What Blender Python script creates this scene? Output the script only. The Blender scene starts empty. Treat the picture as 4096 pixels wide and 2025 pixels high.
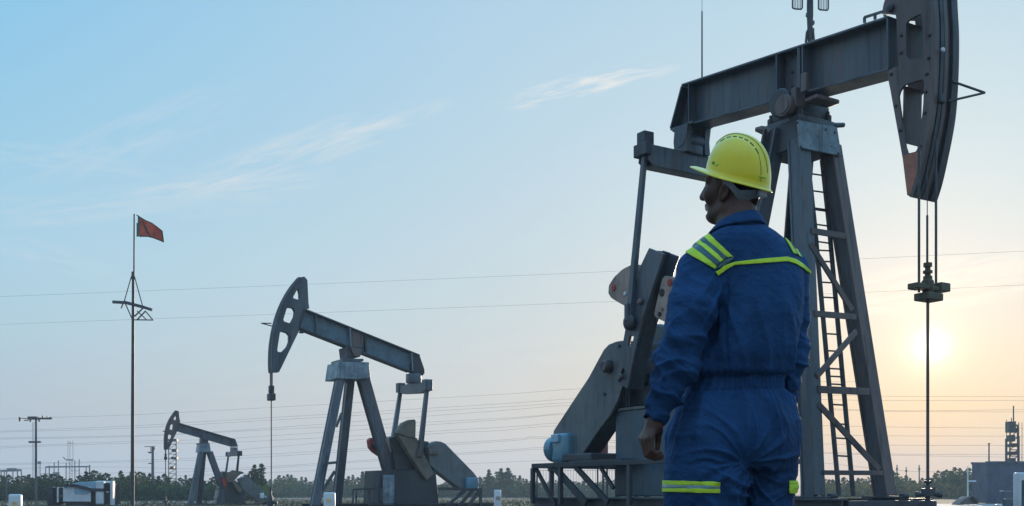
import bpy, bmesh, math, random
import numpy as np
from mathutils import Vector, Matrix, noise
from mathutils.geometry import tessellate_polygon
from mathutils.bvhtree import BVHTree

random.seed(7)
SC = bpy.context.scene
COL = SC.collection
F, CX, HY, EYE = 4392.0, 2048.0, 1976.0, 0.68   # focal length and horizon in photograph pixels, eye height in metres
R = math.radians

def P(px, py, d):
    return Vector(((px - CX) / F * d, d, EYE + (HY - py) / F * d))

# ------------------------------------------------------------------ mesh building
class MB:
    def __init__(s):
        s.v, s.f = [], []
    def add(s, verts, faces):
        n = len(s.v)
        s.v += [tuple(v) for v in verts]
        s.f += [tuple(i + n for i in f) for f in faces]
        return s
    def box(s, c, d, m=None):
        c = Vector(c); x, y, z = d[0] / 2, d[1] / 2, d[2] / 2
        vs = [Vector((i * x, j * y, k * z)) for i in (-1, 1) for j in (-1, 1) for k in (-1, 1)]
        if m is not None: vs = [m @ v for v in vs]
        return s.add([c + v for v in vs], [(0, 1, 3, 2), (4, 6, 7, 5), (0, 4, 5, 1), (2, 3, 7, 6), (0, 2, 6, 4), (1, 5, 7, 3)])
    def rbox(s, c, d, r=.03, seg=3, m=None):
        """box with rounded edges"""
        bm = bmesh.new(); bmesh.ops.create_cube(bm, size=1)
        for v in bm.verts: v.co = Vector((v.co.x * d[0], v.co.y * d[1], v.co.z * d[2]))
        bmesh.ops.bevel(bm, geom=bm.edges[:], offset=r, segments=seg, profile=.5, affect='EDGES')
        c = Vector(c)
        s.add([c + ((m @ v.co) if m is not None else v.co) for v in bm.verts], [[v.index for v in f.verts] for f in bm.faces])
        bm.free(); return s
    def _axes(s, a, b, up):
        d = (b - a).normalized(); up = Vector(up)
        x = d.cross(up)
        if x.length < 1e-4: x = d.cross(Vector((1, 0, 0)))
        x.normalize(); y = x.cross(d)
        return d, x, y
    def bar(s, a, b, w, h, up=(0, 0, 1), w2=None, h2=None):
        """rectangular bar from a to b: w sideways, h along up"""
        a, b = Vector(a), Vector(b); d, x, y = s._axes(a, b, up)
        w2 = w if w2 is None else w2; h2 = h if h2 is None else h2
        vs = [a + x * i * w / 2 + y * j * h / 2 for i, j in ((-1, -1), (1, -1), (1, 1), (-1, 1))]
        vs += [b + x * i * w2 / 2 + y * j * h2 / 2 for i, j in ((-1, -1), (1, -1), (1, 1), (-1, 1))]
        return s.add(vs, [(3, 2, 1, 0), (4, 5, 6, 7), (0, 1, 5, 4), (1, 2, 6, 5), (2, 3, 7, 6), (3, 0, 4, 7)])
    def ibar(s, a, b, w, h, up, t=.03):
        """I-section: two flanges of width w, h apart along up, and a web"""
        a, b = Vector(a), Vector(b); d, x, y = s._axes(a, b, up)
        o = y * (h / 2 - t / 2)
        s.bar(a + o, b + o, w, t, up); s.bar(a - o, b - o, w, t, up)
        s.bar(a, b, t, h - 2 * t + .002, up)
        return s
    def tube(s, pts, r, n=8, cap=True):
        pts = [Vector(p) for p in pts]; rr = r if isinstance(r, (list, tuple)) else [r] * len(pts)
        rings = []; x0 = None
        for i, p in enumerate(pts):
            d = (pts[min(i + 1, len(pts) - 1)] - pts[max(i - 1, 0)]).normalized()
            if x0 is None:
                x0 = d.orthogonal().normalized()
            x0 = (x0 - d * x0.dot(d)).normalized(); y0 = d.cross(x0)
            rings.append([p + (x0 * math.cos(k * 2 * math.pi / n) + y0 * math.sin(k * 2 * math.pi / n)) * rr[i] for k in range(n)])
        vs = [v for r_ in rings for v in r_]; fs = []
        for i in range(len(pts) - 1):
            for k in range(n):
                k2 = (k + 1) % n
                fs.append((i * n + k, i * n + k2, (i + 1) * n + k2, (i + 1) * n + k))
        if cap:
            fs.append(tuple(reversed(range(n)))); fs.append(tuple((len(pts) - 1) * n + k for k in range(n)))
        return s.add(vs, fs)
    def lathe(s, prof, c=(0, 0, 0), axis=(0, 0, 1), n=20):
        """prof: list of (radius, height) along axis from c"""
        c = Vector(c); ax = Vector(axis).normalized(); x = ax.orthogonal().normalized(); y = ax.cross(x)
        vs = []; fs = []
        for r, h in prof:
            vs += [c + ax * h + (x * math.cos(k * 2 * math.pi / n) + y * math.sin(k * 2 * math.pi / n)) * r for k in range(n)]
        for i in range(len(prof) - 1):
            for k in range(n):
                k2 = (k + 1) % n
                fs.append((i * n + k, i * n + k2, (i + 1) * n + k2, (i + 1) * n + k))
        fs.append(tuple(reversed(range(n)))); fs.append(tuple((len(prof) - 1) * n + k for k in range(n)))
        return s.add(vs, fs)
    def plate(s, outer, t0, t1, holes=(), map3=None):
        """polygon with holes in a plane, given thickness: map3(a, b, t) -> 3D"""
        loops = [[Vector((p[0], p[1], 0)) for p in outer]] + [[Vector((p[0], p[1], 0)) for p in h] for h in holes]
        tris = tessellate_polygon(loops)
        flat = [p for l in loops for p in l]; n = len(flat)
        vs = [map3(p.x, p.y, t0) for p in flat] + [map3(p.x, p.y, t1) for p in flat]
        fs = [tuple(t) for t in tris] + [tuple(i + n for i in reversed(t)) for t in tris]
        o = 0
        for l in loops:
            m = len(l)
            for i in range(m):
                j = (i + 1) % m
                fs.append((o + i, o + j, o + j + n, o + i + n))
            o += m
        return s.add(vs, fs)
    def build(s, name, mat, parent=None, smooth=False, bevel=0, loc=None):
        me = bpy.data.meshes.new(name); me.from_pydata(s.v, [], s.f)
        bm = bmesh.new(); bm.from_mesh(me); bmesh.ops.recalc_face_normals(bm, faces=bm.faces[:])
        if bevel:
            es = [e for e in bm.edges if len(e.link_faces) == 2 and e.calc_face_angle(0) > .6]
            bmesh.ops.bevel(bm, geom=es, offset=bevel, segments=1, affect='EDGES', clamp_overlap=True)
        bm.to_mesh(me); bm.free()
        return link(name, me, mat, parent, smooth, loc)

def link(name, me, mat, parent=None, smooth=False, loc=None):
    o = bpy.data.objects.new(name, me); COL.objects.link(o)
    for m in (mat if isinstance(mat, (list, tuple)) else [mat]): me.materials.append(m)
    if parent is not None: o.parent = parent
    if loc is not None: o.location = loc
    if smooth:
        me.shade_smooth()
        if smooth != 'all': me.set_sharp_from_angle(angle=R(38))
    return o

def tag(o, label=None, cat=None, group=None, kind=None):
    if label: o['label'] = label
    if cat: o['category'] = cat
    if group: o['group'] = group
    if kind: o['kind'] = kind
    return o

def empty(name, loc=(0, 0, 0), rz=0, label=None, cat=None, group=None):
    o = bpy.data.objects.new(name, None); COL.objects.link(o)
    o.location = loc; o.rotation_euler = (0, 0, rz); o.empty_display_size = .3
    return tag(o, label, cat, group)

def copy_tree(o, parent=None):
    c = o.copy(); COL.objects.link(c)
    if parent is not None: c.parent = parent
    for ch in list(o.children): copy_tree(ch, c)
    return c

# ------------------------------------------------------------------ materials
def material(name, base, rough=.5, metal=0., var=.25, scale=3., col2=None, rust=0., spots=0., bump=0., bscale=40., coat=0., spec=.5, streak=False, sheen=0., fac=(.42, .62)):
    """procedural paint: base colour, mottled towards col2, with its own roughness and bump variation"""
    m = bpy.data.materials.new(name); m.use_nodes = True
    nt = m.node_tree; N = nt.nodes; L = nt.links
    b = N['Principled BSDF']; tc = N.new('ShaderNodeTexCoord')
    src = tc.outputs['Object']
    if streak:
        mp = N.new('ShaderNodeMapping'); mp.inputs['Scale'].default_value = (1, 1, .18); L.new(src, mp.inputs[0]); src = mp.outputs[0]
    nz = N.new('ShaderNodeTexNoise'); nz.inputs['Scale'].default_value = scale; nz.inputs['Detail'].default_value = 7; nz.inputs['Roughness'].default_value = .62
    L.new(src, nz.inputs['Vector'])
    mr = N.new('ShaderNodeMapRange'); mr.inputs[1].default_value = fac[0]; mr.inputs[2].default_value = fac[1]; L.new(nz.outputs[0], mr.inputs[0])
    mx = N.new('ShaderNodeMix'); mx.data_type = 'RGBA'
    c2 = col2 or tuple(c * (1 - var) for c in base)
    mx.inputs[6].default_value = (*base, 1); mx.inputs[7].default_value = (*c2, 1); L.new(mr.outputs[0], mx.inputs[0])
    out = mx.outputs[2]
    if spots:
        n2 = N.new('ShaderNodeTexNoise'); n2.inputs['Scale'].default_value = scale * 6; n2.inputs['Detail'].default_value = 5; L.new(src, n2.inputs['Vector'])
        m2 = N.new('ShaderNodeMapRange'); m2.inputs[1].default_value = .60; m2.inputs[2].default_value = .70; m2.inputs[4].default_value = spots; L.new(n2.outputs[0], m2.inputs[0])
        mx2 = N.new('ShaderNodeMix'); mx2.data_type = 'RGBA'; mx2.inputs[7].default_value = (.05, .035, .03, 1)
        L.new(out, mx2.inputs[6]); L.new(m2.outputs[0], mx2.inputs[0]); out = mx2.outputs[2]
    if rust:      # rust and grease runs trickling down
        mp2 = N.new('ShaderNodeMapping'); mp2.inputs['Scale'].default_value = (7, 7, .55); L.new(tc.outputs['Object'], mp2.inputs[0])
        n4 = N.new('ShaderNodeTexNoise'); n4.inputs['Scale'].default_value = 1.0; n4.inputs['Detail'].default_value = 8; n4.inputs['Roughness'].default_value = .68; L.new(mp2.outputs[0], n4.inputs['Vector'])
        m4 = N.new('ShaderNodeMapRange'); m4.inputs[1].default_value = .53; m4.inputs[2].default_value = .70; m4.inputs[4].default_value = rust; L.new(n4.outputs[0], m4.inputs[0])
        mx4 = N.new('ShaderNodeMix'); mx4.data_type = 'RGBA'; mx4.inputs[7].default_value = (.15, .085, .06, 1); L.new(out, mx4.inputs[6]); L.new(m4.outputs[0], mx4.inputs[0]); out = mx4.outputs[2]
        n5 = N.new('ShaderNodeTexNoise'); n5.inputs['Scale'].default_value = 1.7; n5.inputs['Detail'].default_value = 6; L.new(mp2.outputs[0], n5.inputs['Vector'])
        m5 = N.new('ShaderNodeMapRange'); m5.inputs[1].default_value = .56; m5.inputs[2].default_value = .68; m5.inputs[4].default_value = min(1, rust * 1.1); L.new(n5.outputs[0], m5.inputs[0])
        mx5 = N.new('ShaderNodeMix'); mx5.data_type = 'RGBA'; mx5.inputs[7].default_value = (.02, .022, .026, 1); L.new(out, mx5.inputs[6]); L.new(m5.outputs[0], mx5.inputs[0]); out = mx5.outputs[2]
    L.new(out, b.inputs['Base Color'])
    rr = N.new('ShaderNodeMapRange'); rr.inputs[3].default_value = max(0, rough - .1); rr.inputs[4].default_value = min(1, rough + .12); L.new(nz.outputs[0], rr.inputs[0]); L.new(rr.outputs[0], b.inputs['Roughness'])
    b.inputs['Metallic'].default_value = metal
    b.inputs['Specular IOR Level'].default_value = spec
    if coat: b.inputs['Coat Weight'].default_value = coat; b.inputs['Coat Roughness'].default_value = .08
    if sheen: b.inputs['Sheen Weight'].default_value = sheen; b.inputs['Sheen Roughness'].default_value = .5
    if bump:
        n3 = N.new('ShaderNodeTexNoise'); n3.inputs['Scale'].default_value = bscale; n3.inputs['Detail'].default_value = 6; L.new(tc.outputs['Object'], n3.inputs['Vector'])
        bp = N.new('ShaderNodeBump'); bp.inputs['Strength'].default_value = bump; bp.inputs['Distance'].default_value = .02
        L.new(n3.outputs[0], bp.inputs['Height']); L.new(bp.outputs[0], b.inputs['Normal'])
    return m

M = {}
M['steel'] = material('steel_paint', (.078, .110, .142), .38, .0, col2=(.038, .056, .078), rust=.55, scale=1.6, spots=.5, bump=.15, bscale=14, streak=True)
M['head_steel'] = material('horse_head_paint', (.125, .105, .105), .45, col2=(.065, .058, .064), rust=.6, scale=1.5, spots=.5, bump=.15, bscale=14, streak=True)
M['web_teal'] = material('streaked_teal_web', (.085, .175, .235), .4, col2=(.055, .12, .165), scale=2.5, spots=.2)
M['steel_deep'] = material('dark_base_paint', (.028, .044, .056), .5, col2=(.019, .028, .036), scale=1.2, spots=.3, streak=True)  # darkest of the steel paints, for bases and platform frames
M['steel_blue'] = material('blue_steel_paint', (.055, .115, .16), .40, col2=(.034, .075, .11), rust=.4, scale=1.4, spots=.3, bump=.1, bscale=14)
M['plate_steel'] = material('bare_plate', (.22, .31, .37), .42, .3, col2=(.12, .175, .22), rust=.45, scale=2.2, spots=.7, bump=.3, bscale=9)
M['steel_dark'] = material('dark_steel', (.045, .06, .075), .5, col2=(.025, .03, .04), scale=2, spots=.3)
M['grey_guard'] = material('guard_paint', (.125, .152, .165), .5, col2=(.088, .108, .12), rust=.4, scale=1.2, spots=.25, bump=.1, bscale=10)
M['brown_steel'] = material('weathered_steel', (.135, .112, .112), .5, col2=(.07, .064, .074), rust=.5, scale=1.4, spots=.4, bump=.12, bscale=12, streak=True)
M['rust'] = material('rusty_plate', (.40, .17, .11), .65, col2=(.26, .12, .09), scale=2.5, spots=.4)
M['weight'] = material('counterweight_paint', (.36, .285, .25), .6, col2=(.25, .195, .175), rust=.4, scale=2, spots=.35)
M['tan'] = material('tan_weight_paint', (.16, .145, .115), .6, col2=(.10, .095, .08), scale=2, spots=.3)
M['red'] = material('red_paint', (.42, .05, .04), .5, col2=(.26, .035, .03), scale=3)
M['motor_blue'] = material('motor_blue_paint', (.085, .24, .33), .3, col2=(.06, .18, .26), scale=2, coat=.3)
M['white'] = material('white_paint', (.62, .70, .76), .4, col2=(.5, .58, .64), scale=2)
M['pale_blue'] = material('pale_blue_panel', (.25, .45, .58), .35, col2=(.18, .36, .48), scale=1.5)
M['black'] = material('black_rubber', (.018, .02, .025), .6, scale=3)
M['bronze'] = material('weathered_bronze', (.085, .078, .05), .5, .2, col2=(.07, .064, .042), scale=5)
M['wire'] = material('wire_grey', (.07, .075, .085), .6, scale=.5)
M['concrete'] = material('concrete', (.34, .33, .31), .85, col2=(.25, .24, .23), scale=2, bump=.3, bscale=12)
M['wood'] = material('weathered_pole', (.085, .10, .12), .75, col2=(.05, .06, .08), scale=4, streak=True)
M['label_lit'] = None

# ------------------------------------------------------------------ camera
cam = bpy.data.cameras.new('camera'); co = bpy.data.objects.new('camera', cam); COL.objects.link(co)
co.location = (0, 0, EYE); co.rotation_euler = (R(90), 0, 0)
cam.sensor_fit = 'HORIZONTAL'; cam.sensor_width = 36; cam.lens = 36 * F / 4096
cam.shift_y = (HY - 1012.5) / 4096; cam.clip_start = .05; cam.clip_end = 30000
SC.camera = co

# ------------------------------------------------------------------ light: the low sun is in the picture, right of centre
SUN = Vector(((3722 - CX) / F, 1, (HY - 1385) / F)).normalized()
AZ = math.atan2(SUN.x, SUN.y); EL = math.asin(SUN.z)
sl = bpy.data.lights.new('sun', 'SUN'); sl.energy = 3.8; sl.angle = R(.5); sl.color = (1, .80, .58)
so = bpy.data.objects.new('sun', sl); COL.objects.link(so); so.rotation_euler = SUN.to_track_quat('Z', 'Y').to_euler(); so.location = (30, 80, 30)

W = bpy.data.worlds.new('World'); SC.world = W; W.use_nodes = True
nt = W.node_tree; N = nt.nodes; L = nt.links
for n in list(N): N.remove(n)
def node(t, **k):
    n = N.new(t)
    for a, b in k.items(): setattr(n, a, b)
    return n
def mth(op, a, b=None, c=None, clamp=False):
    n = node('ShaderNodeMath', operation=op, use_clamp=clamp)
    for i, x in enumerate((a, b, c)):
        if x is None: continue
        if isinstance(x, (int, float)): n.inputs[i].default_value = x
        else: L.new(x, n.inputs[i])
    return n.outputs[0]
def lin(c): return tuple((x / 255 / 12.92 if x / 255 <= .04045 else ((x / 255 + .055) / 1.055) ** 2.4) for x in c)
def ramp(fac, stops):
    n = node('ShaderNodeValToRGB'); e = n.color_ramp.elements
    for i, (p, c) in enumerate(stops):
        el = e[i] if i < 2 else e.new(p)
        el.position = p; el.color = (*lin(c), 1)
    L.new(fac, n.inputs[0]); return n.outputs[0]
def mix(f, a, b, mode='MIX'):
    n = node('ShaderNodeMix', data_type='RGBA', blend_type=mode)
    for i, x in ((0, f), (6, a), (7, b)):
        if isinstance(x, (int, float)): n.inputs[i].default_value = x
        elif isinstance(x, tuple): n.inputs[i].default_value = (*x, 1)
        else: L.new(x, n.inputs[i])
    return n.outputs[2]
tc = node('ShaderNodeTexCoord'); D = tc.outputs['Generated']
sp = node('ShaderNodeSeparateXYZ'); L.new(D, sp.inputs[0]); X, Y, Z = sp.outputs
elev = mth('MAXIMUM', Z, 0.0)
hl = mth('SQRT', mth('ADD', mth('MULTIPLY', X, X), mth('MULTIPLY', Y, Y)))
dz = mth('DIVIDE', mth('ADD', mth('MULTIPLY', X, math.sin(AZ)), mth('MULTIPLY', Y, math.cos(AZ))), mth('MAXIMUM', hl, .001))
daz = mth('ARCCOSINE', mth('MINIMUM', mth('MAXIMUM', dz, -1.0), 1.0))       # angle round the horizon from the sun
el2 = mth('POWER', elev, .5)                                                # more room in the ramps near the horizon
def E(*st): return [(math.sqrt(e), c) for e, c in st]
far_ = ramp(el2, E((0, (172, 178, 192)), (.03, (177, 186, 199)), (.077, (178, 193, 204)), (.13, (176, 205, 219)), (.20, (169, 209, 229)), (.29, (154, 204, 231)), (.385, (140, 199, 233)), (1, (80, 150, 205))))
mid_ = ramp(el2, E((0, (208, 196, 188)), (.03, (210, 203, 197)), (.09, (210, 210, 207)), (.15, (203, 215, 219)), (.22, (196, 216, 226)), (.32, (184, 213, 230)), (.42, (176, 209, 231)), (1, (90, 158, 210))))
near_ = ramp(el2, E((0, (218, 180, 150)), (.03, (224, 193, 158)), (.075, (229, 203, 163)), (.12, (230, 217, 196)), (.19, (228, 229, 226)), (.26, (212, 227, 232)), (.40, (186, 216, 231)), (1, (95, 162, 212))))
back_ = ramp(el2, E((0, (190, 186, 190)), (.08, (190, 194, 204)), (.25, (178, 196, 214)), (1, (125, 172, 212))))
bk = node('ShaderNodeVectorMath', operation='SCALE'); L.new(back_, bk.inputs[0]); bk.inputs['Scale'].default_value = .95; back_ = bk.outputs[0]    # the sky behind the camera, lit full on by the low sun
def mr(x, a, b):
    n = node('ShaderNodeMapRange', interpolation_type='SMOOTHSTEP'); n.inputs[1].default_value = a; n.inputs[2].default_value = b; L.new(x, n.inputs[0]); return n.outputs[0]
def mrl(x, a, b):
    n = node('ShaderNodeMapRange'); n.inputs[1].default_value = a; n.inputs[2].default_value = b; L.new(x, n.inputs[0]); return n.outputs[0]
sky = mix(mrl(daz, .0, .36), near_, mid_)
sky = mix(mrl(daz, .36, .81), sky, far_)
sky = mix(mr(daz, 1.1, 2.4), sky, back_)
ov = mth('ADD', mth('MULTIPLY', mr(Z, .45, .85), 1.2), 1.0)      # the high sky overhead, out of the picture, is brightest
ov_ = node('ShaderNodeVectorMath', operation='SCALE'); L.new(sky, ov_.inputs[0]); L.new(ov, ov_.inputs['Scale']); sky = ov_.outputs[0]
# thin cirrus: noise stretched along the sky, kept to a few streaks
def cirrus(px, py, ang, lx, ly, seed, amt):
    """one soft streak centred on the direction of photograph pixel (px, py)"""
    c = P(px, py, 1) - Vector((0, 0, EYE)); c.normalize()
    right = Vector((c.y, -c.x, 0)).normalized(); up = right.cross(c)
    ca, sa = math.cos(R(ang)), math.sin(R(ang))
    ax = right * ca + up * sa; ay = -right * sa + up * ca
    def dot(v):
        n = node('ShaderNodeVectorMath', operation='DOT_PRODUCT'); L.new(D, n.inputs[0]); n.inputs[1].default_value = v; return n.outputs['Value']
    a, b, w = dot(ax), dot(ay), dot(c)
    cb = node('ShaderNodeCombineXYZ'); L.new(mth('MULTIPLY', a, 1 / lx), cb.inputs[0]); L.new(mth('MULTIPLY', b, 1 / ly), cb.inputs[1]); cb.inputs[2].default_value = seed
    nz = node('ShaderNodeTexNoise'); nz.inputs['Scale'].default_value = 2.2; nz.inputs['Detail'].default_value = 8; nz.inputs['Roughness'].default_value = .6; nz.inputs['Distortion'].default_value = .5
    L.new(cb.outputs[0], nz.inputs['Vector'])
    r2 = mth('ADD', mth('POWER', mth('MULTIPLY', a, 1 / lx), 2.0), mth('POWER', mth('MULTIPLY', b, 1 / ly), 2.0))
    fall = mth('SUBTRACT', 1.0, r2, clamp=True)
    m = mth('MULTIPLY', mth('POWER', fall, .8), mrl(nz.outputs[0], .42, .66))
    return mth('MULTIPLY', m, mth('MULTIPLY', mr(w, 0, .2), amt))
cl = None
for a in ((1200, 610, 21, .14, .020, 1.3, .8), (760, 770, 12, .19, .016, 4.1, .5), (2340, 345, 11, .085, .012, 7.7, .85), (520, 560, 28, .12, .022, 2.2, .30), (250, 640, 0, .10, .012, 9.4, .35), (400, 800, 6, .2, .02, 5.5, .3), (3650, 1180, 4, .16, .018, 3.3, .8), (3780, 1100, 8, .12, .016, 8.3, .6), (3560, 1240, 2, .10, .010, 6.1, .6), (150, 1010, -12, .07, .012, 11.0, .25), (1700, 1500, 4, .4, .03, 12.5, .16)):
    c = cirrus(*a); cl = c if cl is None else mth('MAXIMUM', cl, c)
sky = mix(mth('MULTIPLY', cl, .95), sky, mix(mrl(daz, .05, .5), lin((255, 249, 236)), lin((222, 227, 231))))
# glow of the sun's disc through the haze of the air
dn = node('ShaderNodeVectorMath', operation='DOT_PRODUCT'); L.new(D, dn.inputs[0]); dn.inputs[1].default_value = SUN
ang = mth('ARCCOSINE', mth('MINIMUM', dn.outputs['Value'], 1.0))
def glow(amp, width, col):
    g = mth('MULTIPLY', mth('EXPONENT', mth('MULTIPLY', ang, -1 / R(width))), amp)
    n = node('ShaderNodeVectorMath', operation='SCALE'); n.inputs[0].default_value = col; L.new(g, n.inputs['Scale']); return n.outputs[0]
sky = mix(1.0, sky, glow(.055, 6.0, (1, .74, .42)), 'ADD')
sky = mix(1.0, sky, glow(2.4, .38, (1, .93, .76)), 'ADD')
sky = mix(1.0, sky, glow(.30, 1.7, (1, .86, .60)), 'ADD')
bgA = node('ShaderNodeBackground'); L.new(sky, bgA.inputs[0]); bgA.inputs[1].default_value = 1.045
st = node('ShaderNodeTexSky', sky_type='NISHITA', sun_disc=False); st.sun_elevation = EL; st.sun_rotation = AZ; st.air_density = 1.2; st.dust_density = 2.5
bgB = node('ShaderNodeBackground'); L.new(st.outputs[0], bgB.inputs[0]); bgB.inputs[1].default_value = .08
ms = node('ShaderNodeMixShader'); ms.inputs[0].default_value = .06; L.new(bgA.outputs[0], ms.inputs[1]); L.new(bgB.outputs[0], ms.inputs[2])
wo = node('ShaderNodeOutputWorld'); L.new(ms.outputs[0], wo.inputs[0])
SC.view_settings.view_transform = 'Standard'; SC.view_settings.look = 'None'; SC.view_settings.exposure = 0; SC.view_settings.gamma = 1
W.cycles.sampling_method = 'MANUAL'; W.cycles.sample_map_resolution = 512
SC.cycles.max_bounces = 6; SC.cycles.use_denoising = True
# ------------------------------------------------------------------ oil pumps: each has its own heading, and parts lie in planes along or across it
class Fr:
    """local frame of a pump: x along the beam towards the horse head, y to the left of it, z up"""
    def __init__(s, px, d, ux, uy):
        l = math.hypot(ux, uy); s.ux, s.uy = ux / l, uy / l
        s.vx, s.vy = -s.uy, s.ux
        s.ox, s.oy = (px - CX) / F * d, d
        s.rz = math.atan2(s.uy, s.ux)
    def along(s, px, py, t):
        """(s, z) where the sight line meets the upright plane y = t"""
        k = (px - CX) / F
        a = (k * (s.oy + s.vy * t) - s.ox - s.vx * t) / (s.ux - k * s.uy)
        return a, EYE + (HY - py) / F * (s.oy + s.uy * a + s.vy * t)
    def across(s, px, py, a):
        """(t, z) where the sight line meets the upright plane x = a"""
        k = (px - CX) / F
        t = (k * (s.oy + s.uy * a) - s.ox - s.ux * a) / (s.vx - k * s.vy)
        return t, EYE + (HY - py) / F * (s.oy + s.uy * a + s.vy * t)
    def A(s, px, py, t):
        a, z = s.along(px, py, t); return Vector((a, t, z))
    def C(s, px, py, a):
        t, z = s.across(px, py, a); return Vector((a, t, z))
    def lean(s, px, py, a0, k):
        """point on the leaning plane x = a0 + k z"""
        a = a0 + k * 2
        for _ in range(12):
            t, z = s.across(px, py, a); a = a0 + k * z
        return Vector((a, t, z))
    def outline(s, pts, t): return [s.along(p[0], p[1], t) for p in pts]

def xz(a, z, t): return Vector((a, t, z))
def zoomed(ox, oy, k): return lambda *p: [(ox + x * k, oy + y * k) for x, y in p]

def smooth_outline(pts, n=3, c=.13):
    """round a traced polygon by corner cutting"""
    for _ in range(n):
        q = []
        for i in range(len(pts)):
            a, b = pts[i], pts[(i + 1) % len(pts)]
            q += [(a[0] * (1 - c) + b[0] * c, a[1] * (1 - c) + b[1] * c), (a[0] * c + b[0] * (1 - c), a[1] * c + b[1] * (1 - c))]
        pts = q
    return pts

def spline(pts, n=6):
    """Catmull-Rom through 2D points"""
    out = []
    for i in range(len(pts) - 1):
        p0, p1, p2, p3 = pts[max(i - 1, 0)], pts[i], pts[i + 1], pts[min(i + 2, len(pts) - 1)]
        for k in range(n):
            t = k / n
            out.append(tuple(.5 * (2 * p1[j] + (p2[j] - p0[j]) * t + (2 * p0[j] - 5 * p1[j] + 4 * p2[j] - p3[j]) * t * t + (3 * p1[j] - p0[j] - 3 * p2[j] + p3[j]) * t ** 3) for j in (0, 1)))
    out.append(tuple(pts[-1])); return out

def walking_beam(fr, top, bot, t_near, sgn, root, mat, end_poly, stiff=(), web_mat=None, t=.035):
    """I-beam from traced edge lines: top and bottom flanges, a web set back, an end plate and stiffeners; t_near = edge of the flanges nearest the camera"""
    (a0, z0), (a1, z1) = fr.along(*top[0], t_near), fr.along(*top[1], t_near)
    (b0, y0), (b1, y1) = fr.along(*bot[0], t_near), fr.along(*bot[1], t_near)
    up = Vector((-(z1 - z0), 0, a1 - a0)).normalized()
    if up.z < 0: up = -up
    w = abs(t_near) * 2
    m = MB()
    def fl(a, z, b, y, s):
        p, q = Vector((a, 0, z)) - up * s * t / 2, Vector((b, 0, y)) - up * s * t / 2
        m.bar(p, q, w, t, up)
    fl(a0, z0, a1, z1, 1); fl(b0, y0, b1, y1, -1)
    beam = m.build('walking_beam', mat, root, bevel=.006)
    wb = MB(); q = [(a0, z0 - t), (a1, z1 - t), (b1, y1 + t), (b0, y0 + t)]
    wb.plate(q, -.016, .016, map3=xz); wb.build('web_plate', web_mat or mat, beam)
    if end_poly is not None:
        e = MB(); e.bar(Vector((a0, 0, z0 - t)), Vector((b0, 0, y0 + t)), w - .004, .03, (1, 0, 0)); e.build('end_plate', mat, beam)
    for i, px in enumerate(stiff):
        # stiffener: point on top and bottom edge at that pixel column
        def at(P0, P1):
            f = (px[0] - P0[0]) / (P1[0] - P0[0]); return fr.along(px[0], P0[1] + f * (P1[1] - P0[1]), t_near)
        u_, l_ = at(*top), at(*bot)
        sm = MB(); c0 = Vector((u_[0], 0, u_[1])) - up * t; c1 = Vector((l_[0], 0, l_[1])) + up * t
        for side in (-1, 1):
            o = Vector((0, side * (w / 4 + .008), 0)); sm.bar(c0 + o, c1 + o, w / 2 - .03, px[1], (1, 0, 0))
        sm.build('stiffener', px[2] if len(px) > 2 else mat, beam)
    return beam

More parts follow.
